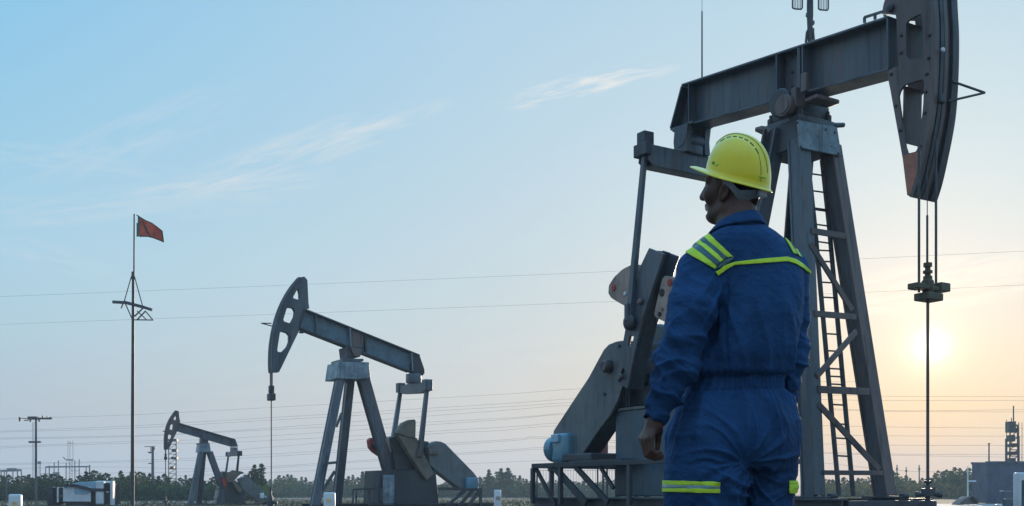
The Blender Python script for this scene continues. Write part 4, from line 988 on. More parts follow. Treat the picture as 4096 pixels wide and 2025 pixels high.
# seat and legs: folds running out from the crotch
r_ = np.hypot(PX - 2985, PY - 1852); an = np.arctan2(PY - 1852, PX - 2985)
d += body_ * np.exp(-(r_ / 230) ** 2) * sstep(r_, 10, 60) * .019 * ridge(an * 3.4 + r_ / 300, r_ / 160, 3.3, 2.0)
d += body_ * sstep(PY, 1640, 1750) * (.010 * n1 + .004 * n2)
cr = PX - (2985 - np.clip(PY - 1860, 0, 400) * .17)
d += body_ * sstep(PY, 1840, 1880) * .016 * bump_(cr, 20, 170) * ridge((PY + .55 * np.abs(cr)) / 52, cr / 150, 7.7, 2.0)
d += body_ * bump_(PX - 2700 - (1720 - PY) * .24, 0, 7) * sstep(PY, 1555, 1580) * (1 - sstep(PY, 1740, 1790)) * -.012    # pocket mouth
d += body_ * bump_(PX - 2716 - (1720 - PY) * .24, 0, 14) * sstep(PY, 1555, 1580) * (1 - sstep(PY, 1740, 1790)) * .006
d += body_ * (1 - sstep(PY, 1450, 1500)) * (.006 * n1 + .003 * n2)
yoke = 1068 - 10 * np.cos((PX - 2980) / 130)
d -= .007 + .003 * arm
pos = pos + nrm * d[:, None]
me.vertices.foreach_set('co', pos.astype(np.float32).ravel()); me.update()
coverall = link('coverall', me, M['navy'], person, 'all')
# collar: a turned-down band round the neck
def ring(name, mat, parent, loops, closed=True, smooth='all'):
    n = len(loops[0]); v = [p for l in loops for p in l]; f = []
    for i in range(len(loops)):
        for j in range(n):
            i2, j2 = (i + 1) % len(loops), (j + 1) % n
            f.append((i * n + j, i * n + j2, i2 * n + j2, i2 * n + j))
    m = MB(); m.add(v, f); return m.build(name, mat, parent, smooth=smooth)
HYAW = R(51)
fx, fy = -math.sin(HYAW), math.cos(HYAW)          # the way the face looks
def coll(px, py, ra, rb, tilt, dy, n=56, wob=0.):
    c = mp(px, py, dy); out = []
    for i in range(n):
        t = 2 * math.pi * i / n
        u, v = math.cos(t) * ra, math.sin(t) * rb
        X_, Y_ = c.x + u * fx - v * fy, c.y + u * fy + v * fx
        out.append(Vector((X_, Y_, c.z - tilt * math.cos(t) + wob * math.sin(5 * t))))
    return out
collar = ring('collar', M['navy'], coverall, [coll(2946, 938, .094, .092, .010, .012), coll(2946, 920, .091, .088, .014, .012, wob=.001), coll(2947, 902, .080, .076, .020, .012), coll(2948, 887, .072, .068, .022, .012), coll(2948, 883, .069, .065, .022, .012), coll(2948, 887, .066, .063, .022, .012), coll(2947, 915, .068, .064, .018, .012), coll(2946, 940, .07, .066, .012, .012)])
ring('collar_leaf', M['navy'], collar, [coll(2946, 929, .0985, .096, .013, .012, wob=.0015), coll(2946, 918, .0955, .092, .016, .012, wob=.0015), coll(2947, 898, .0835, .080, .020, .012), coll(2948, 884, .074, .070, .022, .012), coll(2948, 887, .071, .067, .022, .012), coll(2946, 925, .093, .090, .013, .012, wob=.0015)])

# ---- hi-vis bands, cut out of the coverall's own surface and lifted off it
z5, z6 = zoomed(2500, 500, .5495), zoomed(2500, 1150, .6867)
cam_l = Vector((0, 0, EYE)) - ROOT
def band(name, mat, polys, ymax=.06, ymin=-9, lift=.0025, thick=.0025, parent=None):
    out = MB()
    for poly in polys:
        bm = bmesh.new(); bm.from_mesh(me)
        dirs = [(P(px, py, 1) - Vector((0, 0, EYE))) for px, py in poly]
        c = sum(dirs, Vector()) / len(dirs)
        # quick cut to the neighbourhood
        xs = [p[0] for p in poly]; ys = [p[1] for p in poly]
        kill = [v for v in bm.verts if not (min(xs) - 25 < CX + (v.co.x + ROOT.x) / (v.co.y + MD) * F < max(xs) + 25 and min(ys) - 25 < HY - (v.co.z - EYE) / (v.co.y + MD) * F < max(ys) + 25 and ymin < v.co.y < ymax)]
        bmesh.ops.delete(bm, geom=kill, context='VERTS')
        for a, b in zip(dirs, dirs[1:] + dirs[:1]):
            n_ = a.cross(b).normalized()
            if n_.dot(c) > 0: n_ = -n_
            bmesh.ops.bisect_plane(bm, geom=bm.verts[:] + bm.edges[:] + bm.faces[:], plane_co=cam_l, plane_no=n_, clear_outer=True)
        bm.normal_update()
        n0 = {v: v.normal.copy() for v in bm.verts}
        for v in bm.verts: v.co += n0[v] * lift
        bm.verts.index_update()
        out.add([v.co for v in bm.verts], [[v.index for v in f.verts] for f in bm.faces]); bm.free()
    m2 = bpy.data.meshes.new(name); m2.from_pydata(out.v, [], out.f)
    b2 = bmesh.new(); b2.from_mesh(m2); bmesh.ops.remove_doubles(b2, verts=b2.verts[:], dist=.0004); b2.to_mesh(m2); b2.free()
    o = link(name, m2, mat, parent or coverall, 'all')
    sm = o.modifiers.new('thickness', 'SOLIDIFY'); sm.thickness = thick; sm.offset = 1
    return o
e0, e1 = (787, 962), (648, 1050)          # lower end of the left shoulder patch
def strip(a0, a1, b0, b1): return z5(a0, a1, b1, b0)
up_ = lambda p, q: (p[0] + (p[0] - q[0]) * .45, p[1] + (p[1] - q[1]) * .45 - 6)
lines = [((615, 803), (787, 962)), ((562, 812), (748, 966)), ((536, 838), (718, 985)), ((498, 846), (690, 1003)), ((468, 880), (662, 1028)), ((418, 920), (648, 1050))]
for i in range(5):
    (a, b), (c, d_) = lines[i], lines[i + 1]
    q = z5(up_(a, b), b, d_, up_(c, d_))
    o = band('shoulder_stripe', M['hivis'] if i % 2 == 0 else M['silver_dark'], [q], ymax=.06)
band('back_stripe', M['hivis'], [z5((655, 1072), (722, 1026), (735, 1058), (672, 1100)), z5((721, 1026), (795, 1000), (797, 1022), (734, 1059)), z5((794, 1000), (1000, 977), (1000, 1008), (796, 1022)), z5((999, 977), (1175, 963), (1180, 996), (999, 1008)), z5((1174, 963), (1240, 982), (1238, 1014), (1179, 996)), z5((1239, 982), (1300, 1022), (1292, 1046), (1237, 1014)), z5((1299, 1022), (1352, 1070), (1345, 1085), (1291, 1046))], ymax=.10)
band('yoke_strip', M['silver_dark'], [z5((648, 1050), (725, 984), (790, 964), (792, 1000), (722, 1026), (655, 1071))], ymax=.05)
for q in (((1160, 828), (1190, 850), (1243, 944), (1222, 938)), ((1205, 862), (1238, 892), (1284, 968), (1262, 958))):
    band('shoulder_stripe', M['hivis'], [z5(*q)], ymax=.2)
band('shoulder_stripe', M['silver_dark'], [z5((1191, 851), (1206, 863), (1261, 957), (1244, 944))], ymax=.2)
for (t0, b0, t1, b1), mt in (((1124, 1149, 1133, 1156), 'hivis'), ((1149, 1170, 1156, 1173), 'silver'), ((1170, 1190, 1173, 1198), 'hivis')):
    band('thigh_stripe', M[mt], [z6((205, t0), (552, t1), (552, b1), (205, b0))], ymax=.14, lift=.003)
for (t0, b0), mt in (((1126, 1148), 'hivis'), ((1148, 1172), 'silver'), ((1172, 1197), 'hivis')):
    band('thigh_stripe', M['hivis'], [z6((951, t0), (1020, t0), (1020, b0), (953, b0))], ymax=.2, lift=.003)

# ---- body: one continuous surface from head to hands
HC = mp(2934, 760, .02)
def axes(yaw, pitch, roll):
    f_ = Vector((-math.sin(yaw) * math.cos(pitch), math.cos(yaw) * math.cos(pitch), math.sin(pitch)))
    l0 = Vector((-math.cos(yaw), -math.sin(yaw), 0)); u0 = f_.cross(l0)
    return f_, l0 * math.cos(roll) - u0 * math.sin(roll), u0 * math.cos(roll) + l0 * math.sin(roll)
HF, HL_, HU = axes(HYAW, R(6), R(9))
rot_h = [tuple(HF), tuple(HL_), tuple(HU)]     # head axes: forward, left, up
def hp(a, b, c): return HC + HF * a + HL_ * b + HU * c
bf = Field((-.42, -.30, .03), (.34, .40, 1.74), .0037)
trunk = [(zc_, cx, cy, max(.03, a - .022), max(.03, b - .022)) for zc_, cx, cy, a, b in rows if zc_ < mp(0, 1000).z]
bf.loft(trunk, PHI, .03)
bf.chain([(p, max(r - .02, .026)) for p, r in ch(L_ARM, 0, 6)] + [(mp(2618, 1690, -.13), .026)], .02)
bf.chain([(p, max(r - .018, .026)) for p, r in ch(R_ARM, 0, 6)] + [(mp(3104, 1655, .21), .026)], .02)
for l in (L_LEG, R_LEG): bf.chain([(p, max(r - .025, .04)) for p, r in ch(l)], .03)
# neck and head
bf.cone(hp(-.024, 0, -.04), mp(2950, 925, .012), .056, .062, .02)
bf.cone(mp(2948, 925, .012), mp(2948, 1010, .0), .06, .085, .04)
bf.ell(hp(-.008, 0, .045), (.090, .071, .090), rot_h, .01)
bf.ell(hp(.036, 0, -.030), (.056, .052, .072), rot_h, .03)
bf.ell(hp(.070, 0, -.079), (.024, .026, .021), rot_h, .03)
for s in (-1, 1):
    bf.cone(hp(.004, s * .050, -.056), hp(.062, s * .020, -.082), .018, .014, .03)      # jaw line
    bf.ell(hp(.062, s * .043, -.012), (.024, .020, .022), rot_h, .03)                      # cheekbone
    bf.cone(hp(.087, s * .010, .036), hp(.068, s * .046, .034), .012, .011, .016)           # brow
    bf.ell(hp(.083, s * .031, .014), (.013, .018, .013), rot_h, .012, 'cut')                 # eye socket
    bf.ell(hp(.072, s * .030, .014), (.0145, .0145, .0125), rot_h, .004)                     # eyeball and lid
    bf.ell(hp(.101, s * .012, -.020), (.012, .009, .009), rot_h, .008)                       # nostril
    # ear: rim, lobe and hollow
    e_ = hp(-.006, s * .069, -.012)
    er = [np.array(v) for v in rot_h]
    tilt = R(14); f2 = er[0] * math.cos(tilt) + er[2] * math.sin(tilt); u2 = -er[0] * math.sin(tilt) + er[2] * math.cos(tilt)
    out = er[1] * s; f3 = f2 * .86 + out * .5; f3 /= np.linalg.norm(f3); o3 = out - f3 * (out @ f3); o3 /= np.linalg.norm(o3)
    ear_rot = [f3, o3, u2]
    ec_ = np.array(e_) + out * .006
    bf.ell(ec_, (.0158, .0085, .0285), ear_rot, .006)
    bf.ell(ec_ + o3 * .008 + f3 * .002 + u2 * .004, (.0098, .0078, .0185), ear_rot, .003, 'cut')
    bf.ell(ec_ + f3 * .0085 - u2 * .004, (.005, .006, .009), ear_rot, .004)
    bf.ell(ec_ - u2 * .023 + f3 * .003, (.0075, .006, .009), ear_rot, .006)
bf.cone(hp(.092, 0, .026), hp(.114, 0, -.016), .0085, .0125, .012)                              # nose
bf.ell(hp(.088, 0, -.045), (.015, .023, .0085), rot_h, .007); bf.ell(hp(.086, 0, -.057), (.015, .021, .009), rot_h, .007)   # lips
bf.cone(hp(.103, -.02, -.051), hp(.103, .02, -.051), .002, .002, .003, 'cut')
bf.ell(hp(.080, 0, -.0695), (.014, .03, .006), rot_h, .01, 'cut')
# hands
def hand(q, side):
    wr, kn, pip, tip, th = q['wrist'], q['kn'], q['pip'], q['tip'], q['thumb']
    for i in range(4):
        r = (.0086, .0094, .0098, .0094)[i]
        bf.cone(wr, kn[i], .019, .0118, .013)
        bf.cone(kn[i], pip[i], r + .0014, r, .0035)
        mid_ = Vector(pip[i]).lerp(Vector(tip[i]), .55) + Vector(q['bend'])
        bf.cone(pip[i], mid_, r, r - .0008, .003); bf.cone(mid_, tip[i], r - .0008, r - .002, .003)
    bf.cone(Vector(wr), th[0], .020, .015, .014); bf.cone(th[0], th[1], .0135, .0105, .008); bf.cone(th[1], th[2], .0105, .0085, .003)
hand(dict(wrist=mp(2618, 1696, -.13), kn=[mp(2601, 1752, -.158), mp(2589, 1757, -.140), mp(2576, 1757, -.120), mp(2568, 1752, -.098)],
          pip=[mp(2607, 1802, -.158), mp(2597, 1815, -.140), mp(2588, 1822, -.119), mp(2583, 1816, -.098)],
          tip=[mp(2640, 1808, -.154), mp(2647, 1820, -.138), mp(2646, 1829, -.118), mp(2632, 1830, -.100)], bend=(0, 0, -.006),
          thumb=[mp(2633, 1722, -.096), mp(2631, 1766, -.082), mp(2628, 1799, -.085)]), -1)
w = mp(3100, 1668, .215)
hand(dict(wrist=w, kn=[w + Vector((.012 + .0 * i, -.03 + .02 * i, -.062 + .002 * i)) for i in range(4)], pip=[w + Vector((.004, -.03 + .02 * i, -.105)) for i in range(4)],
          tip=[w + Vector((-.032, -.028 + .019 * i, -.118)) for i in range(4)], bend=(0, 0, -.006), thumb=[w + Vector((-.02, .03, -.03)), w + Vector((-.024, .042, -.062)), w + Vector((-.028, .04, -.088))]), 1)
for l in (L_LEG, R_LEG):
    a = mp(*l[-1][0]); bf.cone(Vector((a.x, a.y, .08)), Vector((a.x - .01, a.y + .13, .06)), .035, .03, .02)
pos_b, FB = bf.mesh(1)
body = link('body', to_mesh('body', pos_b, FB), M['skin'], person, 'all')
for l in (L_LEG, R_LEG):
    a = mp(*l[-1][0]); m = MB()
    m.rbox((a.x - .005, a.y + .06, .02), (.105, .31, .04), .018, 3).tube([Vector((a.x, a.y, .03)), Vector((a.x, a.y, .10)), Vector((a.x, a.y, .20))], [.052, .056, .06], 16)
    m.tube([Vector((a.x, a.y - .02, .075)), Vector((a.x - .004, a.y + .08, .07)), Vector((a.x - .008, a.y + .16, .055)), Vector((a.x - .009, a.y + .19, .045))], [.05, .05, .045, .02], 16)
    m.build('boot', M['boot'], person, smooth=True)
# cropped hair under the helmet
hf = Field(tuple(HC - Vector((.16, .16, .16))), tuple(HC + Vector((.16, .16, .2))), .005)
hf.ell(hp(-.010, 0, .045), (.0925, .0745, .093), rot_h, .005)
hf.cone(hp(-.046, 0, -.015), hp(-.052, 0, -.04), .038, .034, .03)
hf.ell(hp(.090, 0, -.02), (.085, .12, .10), rot_h, .01, 'cut'); hf.ell(hp(.01, 0, -.14), (.12, .12, .095), rot_h, .01, 'cut')
for s in (-1, 1): hf.ell(hp(.005, s * .075, -.01), (.036, .03, .042), rot_h, .008, 'cut')
hp_, hfc = hf.mesh(2)
if len(hp_): link('hair', to_mesh('hair', hp_, hfc), M['hair'], person, 'all')

# ---- hard hat, tipped back; its own frame: forward, left, up
hatc = mp(2952, 712, .02)
F3, L3, U3 = axes(R(62), R(21), R(9))
def hat(a, b, c): return hatc + F3 * a + L3 * b + U3 * c
RA, RBK, RL, RH = .111, .111, .096, .133
def dome(t, e, g=0.):
    """t round the head from the front, e from rim 0 to crown 90 degrees"""
    ct, st, ce, se = math.cos(t), math.sin(t), math.cos(e), math.sin(e)
    ce_ = ce ** .86; a = (RA if ct > 0 else RBK) + g
    x_, y_, z_ = a * ct * ce_ + .022 * se, (RL + g) * st * ce_, (RH + g) * se
    # raised rib over the crown and shallow flutes beside it
    rid = .0055 * bump_(y_, 0, .017) * sstep(e, .25, .7); fl = -.0035 * (bump_(y_, .036, .010) + bump_(y_, -.036, .010)) * sstep(e, .35, .8)
    k = 1 + (rid + fl) / .13
    return x_ * k, y_ * k, z_ * k
nt_, ne = 96, 34
m = MB(); v = []; f = []
for i in range(ne):
    e = (math.pi / 2) * i / (ne - 1) * .999
    for j in range(nt_):
        v.append(hat(*dome(2 * math.pi * j / nt_, e)))
def rim(g, c, vf, t):
    ct, st = math.cos(t), math.sin(t)
    fr_ = max(0, ct) ** 2.0
    return hat(((RA if ct > 0 else RBK) + g) * ct + fr_ * .048 * vf, (RL + g) * st, c + fr_ * (.004 + .010 * vf + (.020 * vf * (1 - vf) if c > -.0156 else 0)))
skirt = [[rim(g, c, vf, 2 * math.pi * j / nt_) for j in range(nt_)] for g, c, vf in ((.001, -.002, .04), (.002, -.005, .14), (.0035, -.009, .38), (.007, -.012, .70), (.0105, -.014, .94), (.012, -.0155, 1), (.0122, -.0172, 1), (.0105, -.0185, .97), (.004, -.0175, .5), (-.003, -.013, 0))]
inner = [[hat(*dome(2 * math.pi * j / nt_, (math.pi / 2) * i / 11 * .999, -.004)) for j in range(nt_)] for i in range(12)]
loops = [v[i * nt_:(i + 1) * nt_] for i in range(ne)][::-1] + skirt + inner
vv = [p for l in loops for p in l]
for i in range(len(loops) - 1):
    for j in range(nt_):
        j2 = (j + 1) % nt_; f.append((i * nt_ + j, i * nt_ + j2, (i + 1) * nt_ + j2, (i + 1) * nt_ + j))
m.add(vv, f)
hard_hat = m.build('hard_hat', M['helmet'], person, smooth='all')
def on_dome(t, e, g=.001):
    p = hat(*dome(t, e, g)); q = hat(*dome(t + .03, e, g)); r2 = hat(*dome(t, e + .03, g))
    ta = (q - p).normalized(); n_ = ta.cross((r2 - p).normalized()).normalized()
    if n_.dot(p - hatc) < 0: n_ = -n_
    return p, ta, n_
def pad(t0, e0, t1, e1, w, thick, mat, name, parent):
    p, _, n_ = on_dome((t0 + t1) / 2, (e0 + e1) / 2); a, b = on_dome(t0, e0)[0], on_dome(t1, e1)[0]
    d_ = (b - a); L_ = d_.length; d_.normalize(); s_ = n_.cross(d_).normalized(); n_ = d_.cross(s_)
    MB().rbox(p, (L_, w, thick), min(thick, w) * .35, 2, Matrix((d_, s_, n_)).transposed()).build(name, M[mat], parent)
HL = R(100)
for k in range(7):      # vent slots along the flute
    y_ = .039; x0 = .066 - k * .021
    def ang_of(x_, yv):
        # invert the dome roughly: azimuth and elevation of a point over (x, y)
        a = RA if x_ > 0 else RBK; rr = min(.999, math.hypot(x_ / a, yv / RL)); return math.atan2(yv / RL, x_ / a), math.acos(min(.999, rr ** (1 / .86)))
    t0, e0 = ang_of(x0, y_); t1, e1 = ang_of(x0 - .014, y_)
    pad(t0, e0, t1, e1, .0045, .003, 'helmet_dark', 'vent_slot', hard_hat)
M['helmet_line'] = material('helmet_seam', (.34, .33, .008), .5, scale=5)
def seam(pts, r):
    MB().tube([on_dome(*ang_of(x_, y_), .0004)[0] for x_, y_ in pts], r, 5).build('rib_seam', M['helmet_line'], hard_hat)
seam([(.085 - .19 * i / 30, .019) for i in range(31)], .0016)
seam([(-.068 - .036 * i / 10, .039 + .0012 * i) for i in range(11)], .0013)
pad(R(146), R(9), R(162), R(9), .006, .004, 'hivis', 'side_mark', hard_hat)
pad(R(60), R(10), R(67), R(10), .007, .004, 'hivis', 'side_clip', hard_hat); pad(R(52), R(11), R(58), R(11), .008, .004, 'helmet_dark', 'side_clip', hard_hat)
# suspension headband at the nape
lo_, li_, hi_, h2_ = [], [], [], []
for j in range(49):
    t = R(84 + 192 * j / 48); ct, st = math.cos(t), math.sin(t)
    low = .012 - .050 * sstep(-ct, -.05, .55)
    for lst, g, zz_ in ((lo_, .006, low), (hi_, .007, low + .030), (h2_, .004, low + .030), (li_, .003, low)):
        k_ = math.sqrt(max(.25, 1 - ((zz_ - .045) / .115) ** 2))
        lst.append(hp(-.012 + (.094 * k_ + g) * ct, (.075 * k_ + g) * st, zz_))
n = 49; v = lo_ + hi_ + h2_ + li_; f = []
for i in range(4):
    for j in range(n - 1):
        i2 = (i + 1) % 4; f.append((i * n + j, i * n + j + 1, i2 * n + j + 1, i2 * n + j))
f += [tuple(i * n for i in range(4)), tuple(i * n + n - 1 for i in range(4))]
hb = MB().add(v, f).build('headband', M['band'], hard_hat, smooth=True)
p = hp(-.103, 0, -.020); MB().rbox(p, (.014, .05, .022), .005, 2, Matrix((HF, HL_, HU)).transposed()).build('ratchet', M['band'], hb)
# ================================================================== ground, tracks and everything that stands about the field
def ground_mat(name, c1, c2, sc=.15, bump=.4, c3=None):
    m = material(name, c1, .95, col2=c2, scale=sc, bump=bump, bscale=3, spec=.15)
    return m
M['dirt'] = ground_mat('dry_ground', (.16, .13, .10), (.085, .085, .055), .12)
M['track'] = ground_mat('dusty_track', (.30, .28, .26), (.22, .21, .20), .3)
M['pad'] = material('pale_concrete', (.36, .35, .33), .85, col2=(.28, .27, .26), scale=.4)
M['grass'] = material('dry_grass', (.13, .13, .06), .9, col2=(.07, .09, .035), scale=.6)
M['label'] = material('glow_tinted_label', (.78, .62, .36), .5, col2=(.65, .50, .28), scale=20)  # yellowish glow of the labels put into their base colour
def sheet(name, pts, z, mat, kind='structure', th=.0):
    m = MB(); m.add([(x, y, z) for x, y in pts], [tuple(range(len(pts)))])
    return tag(m.build(name, mat), kind=kind)
sheet('ground', [(-900, -60), (900, -60), (900, 1000), (-900, 1000)], 0, M['dirt'])
def gx(px, d): return (px - CX) / F * d
# a dusty track running away behind the middle pumpjack
def track(name, pts, w, z, mat):
    l, r = [], []
    for i, (x, y) in enumerate(pts):
        a, b = pts[max(0, i - 1)], pts[min(len(pts) - 1, i + 1)]
        d = Vector((b[0] - a[0], b[1] - a[1])).normalized(); n_ = Vector((-d.y, d.x)) * w / 2
        l.append((x + n_.x, y + n_.y)); r.append((x - n_.x, y - n_.y))
    m = MB(); n = len(pts); m.add([(x, y, z) for x, y in l + r], [(i, i + 1, n + i + 1, n + i) for i in range(n - 1)])
    return tag(m.build(name, mat), kind='structure')
track('track', [(-70, 66), (gx(0, 70), 70), (gx(600, 82), 82), (gx(1000, 150), 150), (gx(1300, 185), 185), (gx(2000, 190), 190), (40, 195), (200, 205)], 9, .004, M['track'])
sheet('concrete_pad', [(gx(3560, 74), 74), (70, 76), (70, 30), (gx(3560, 50), 30)], .008, M['pad'])

# dry grass verge: thin blades, nobody could count them
def grass(name, n, fx_, hmin, hmax, mat, seed):
    rnd = random.Random(seed); m = MB(); V, Fc = [], []
    for i in range(n):
        x, y = fx_(rnd); h = rnd.uniform(hmin, hmax); w = rnd.uniform(.02, .06); a = rnd.uniform(0, math.pi); dx, dy = math.cos(a) * w, math.sin(a) * w
        lx, ly = rnd.uniform(-.4, .4) * h, rnd.uniform(-.4, .4) * h; k = len(V)
        V += [(x - dx, y - dy, 0), (x + dx, y + dy, 0), (x + lx, y + ly, h)]; Fc.append((k, k + 1, k + 2))
    m.add(V, Fc); return tag(m.build(name, mat), kind='stuff')
def verge(r):
    d = r.uniform(52, 100) if r.random() < .6 else r.uniform(100, 190); return gx(r.uniform(-150, 2300), d), d
tag(grass('grass', 9000, verge, .05, .22, M['grass'], 3), 'dry grass growing between the pumpjacks and the trees', 'grass')

# ------------------------------------------------------------------ trees
def leaf_mat(name, c, c2):
    m = material(name, c, .8, col2=c2, scale=1.2, spec=.15)
    nt = m.node_tree; b = nt.nodes['Principled BSDF']; o = nt.nodes['Material Output']
    t = nt.nodes.new('ShaderNodeBsdfTranslucent'); t.inputs[0].default_value = (c[0] * 1.5, c[1] * 1.6, c[2] * .8, 1)
    x = nt.nodes.new('ShaderNodeMixShader'); x.inputs[0].default_value = .3
    nt.links.new(b.outputs[0], x.inputs[1]); nt.links.new(t.outputs[0], x.inputs[2]); nt.links.new(x.outputs[0], o.inputs[0]); return m
M['leaf_dark'] = leaf_mat('dark_foliage', (.035, .075, .045), (.018, .042, .028))
M['leaf_mid'] = leaf_mat('mid_foliage', (.055, .10, .045), (.030, .060, .030))
M['leaf_warm'] = leaf_mat('warm_lit_foliage', (.12, .11, .055), (.07, .075, .04))  # brown-green with the right-hand trees' warm backlight put into the colour
M['bark'] = material('bark', (.10, .075, .055), .9, scale=6, bump=.4, bscale=20)
def make_tree(h, shape, mat, seed, leaves=1100):
    """unit meshes of a tree h metres tall: tapered trunk with limbs, crown of leaf clumps"""
    r = random.Random(seed); tr = MB()
    tr.tube([(0, 0, -.1), (.02 * h, 0, h * .3), (-.01 * h, .01 * h, h * .62), (0, 0, h * .9)], [.035 * h * .6, .024 * h * .6, .015 * h * .6, .004 * h], 6)
    def wid(t): return {'cone': .27 * (1.03 - t) ** .9, 'round': .33 * max(.03, 1 - (1.55 * t - .62) ** 2) ** .6 * (1.0 - .35 * t), 'poplar': .15 * (1.04 - t) ** .5, 'ragged': .34 * (1.06 - t) ** .8}[shape] * h
    lumps = []; nl = 26
    for i in range(nl):
        t = .10 + .88 * ((i + r.random()) / nl) ** .9; a = i * 2.4 + r.uniform(-.6, .6); w = wid(t) * r.uniform(.55, 1.15 if shape != 'ragged' else 1.35)
        c = Vector((math.cos(a) * w * .75, math.sin(a) * w * .75, t * h)); lumps.append((c, max(.028 * h, w * .50)))
        if i % 2 == 0: tr.tube([(0, 0, max(.08, t * .75) * h), tuple(c * .55 + Vector((0, 0, t * h * .40))), tuple(c)], [.009 * h, .006 * h, .003 * h], 4)
    for i in range(3): lumps.append((Vector((r.uniform(-.02, .02) * h, r.uniform(-.02, .02) * h, (.94 + .025 * i) * h)), .02 * h))
    wts = [w for _, w in lumps]
    cr = MB(); V, Fc = [], []
    for i in range(leaves):
        c, w = r.choices(lumps, wts)[0]; d = Vector((r.gauss(0, 1), r.gauss(0, 1), r.gauss(0, 1.25))).normalized() * w * r.uniform(.3, 1.25); p = c + d; p.z = max(p.z, .05 * h)
        s = r.uniform(.014, .034) * h; n_ = (d.normalized() + Vector((r.gauss(0, .6), r.gauss(0, .6), r.gauss(0, .6)))).normalized(); u = n_.orthogonal().normalized(); v = n_.cross(u)
        a = r.uniform(0, 3.14); u, v = u * math.cos(a) + v * math.sin(a), v * math.cos(a) - u * math.sin(a); k = len(V)
        V += [p - u * s - v * s * .2, p + v * s * .8, p + u * s - v * s * .1, p - v * s * .75]; Fc.append((k, k + 1, k + 2, k + 3))
    cr.add(V, Fc)
    root = empty('tree'); tr.build('trunk', M['bark'], root); cr.build('crown', mat, root); return root
KIND = [('round', 'rounded dark green tree', 'leaf_dark'), ('cone', 'pointed dark green tree', 'leaf_dark'), ('poplar', 'slim upright green tree', 'leaf_mid'), ('ragged', 'ragged mid green tree', 'leaf_mid'), ('round', 'warm brownish bushy tree', 'leaf_warm'), ('ragged', 'ragged dark green tree', 'leaf_dark')]
protos = []
def where_(px):
    for lim, w in ((150, 'left of the utility pole'), (520, 'between the utility pole and the flagpole'), (760, 'between the flagpole and the smallest pumpjack'), (1080, 'behind and right of the smallest pumpjack'), (1500, 'behind the legs of the middle pumpjack'), (1950, 'behind the gear base of the middle pumpjack'), (2700, 'between the middle and the near pumpjack'), (3480, 'seen between the legs of the near pumpjack'), (3640, 'just right of the near pumpjack'), (3760, 'beside the near wellhead')):
        if px < lim: return w
    return 'left of the blue container'
used = {}
def plant(px, top, d, kind):
    """a tree whose top reaches photograph row `top` at distance d"""
    hgt = EYE + (HY - top) / F * d
    k, txt, mt = KIND[kind]
    if kind not in used:
        o = make_tree(4.0, k, M[mt], 40 + kind); used[kind] = o
    else: o = copy_tree(used[kind])
    o.location = (gx(px, d), d, 0); s = hgt / 4.0; o.scale = (s * random.uniform(1.3, 1.9), s * random.uniform(1.3, 1.9), s); o.rotation_euler = (0, 0, random.uniform(0, 6.28))
    w = where_(px)
    tag(o, f'{txt} in the distant treeline, {w}', 'tree', f'{txt}s {w}')
random.seed(21)
L_TOPS = [(0, 1905), (60, 1903), (150, 1888), (240, 1905), (300, 1912), (320, 1892), (385, 1888), (430, 1900), (510, 1882), (560, 1880), (620, 1902), (700, 1900), (760, 1910), (900, 1912), (1000, 1900), (1080, 1915)]
def top_at(tab, px): return float(np.interp(px, [t[0] for t in tab], [t[1] for t in tab]))
px = -160
while px < 1060:
    plant(px, top_at(L_TOPS, px) + random.uniform(-6, 22), random.uniform(112, 135), random.choice((0, 1, 1, 0, 3, 5, 5, 2))); px += random.uniform(12, 26)
px = -150
while px < 1060:
    plant(px, top_at(L_TOPS, px) + random.uniform(15, 45), random.uniform(106, 112), random.choice((0, 3, 5, 4, 0))); px += random.uniform(22, 40)
for px, top in ((1018, 1862), (1046, 1858), (1003, 1885)): plant(px, top, 118, 2)
M_TOPS = [(1000, 1905), (1120, 1905), (1150, 1898), (1200, 1910), (1240, 1912), (1300, 1912), (1400, 1902), (1450, 1896), (1480, 1912), (1550, 1925), (1800, 1930), (1900, 1915), (1960, 1890), (2010, 1885), (2050, 1895), (2100, 1915), (2200, 1920), (2700, 1915)]
px = 1060
while px < 2720:
    plant(px, top_at(M_TOPS, px) + random.uniform(-5, 16), random.uniform(196, 225), random.choice((0, 1, 3, 5, 2, 0))); px += random.uniform(12, 22)
for px, top in ((1450, 1888), (1955, 1880), (2004, 1876), (2032, 1874)): plant(px, top, 200, 2)
R_TOPS = [(3280, 1905), (3420, 1915), (3520, 1910), (3580, 1890), (3640, 1905), (3700, 1922), (3740, 1905), (3775, 1872), (3830, 1870), (3870, 1878), (3910, 1872), (3960, 1868), (4100, 1900), (4300, 1900)]
px = 3270
while px < 4180:
    plant(px, top_at(R_TOPS, px) + random.uniform(-8, 14), random.uniform(150, 180), random.choice((4, 3, 0, 4, 3, 5))); px += random.uniform(13, 24)
# undergrowth closing the gaps at the foot of the trees
def belt(name, n, fx_, hmax, mat, seed, label):
    r = random.Random(seed); V, Fc = [], []
    for i in range(n):
        x, y = fx_(r); z = hmax * (r.random() ** 1.3); s = r.uniform(.16, .34); a = r.uniform(0, 3.14); t = r.uniform(-.7, .7); k = len(V)
        u = Vector((math.cos(a), math.sin(a), t * .5)) * s; v = Vector((-math.sin(a) * .5, math.cos(a) * .5, .8)) * s; p = Vector((x, y, z))
        V += [p - u - v * .3, p - v, p + u, p + v * .9]; Fc.append((k, k + 1, k + 2, k + 3))
    tag(MB().add(V, Fc).build(name, mat), label, 'undergrowth', kind='stuff')
def bl(r): d = r.uniform(106, 132); return gx(r.uniform(-220, 1075), d), d
def bm2(r): d = r.uniform(194, 222); return gx(r.uniform(1060, 2800), d), d
def br(r): d = r.uniform(148, 175); return gx(r.uniform(3250, 4300), d), d
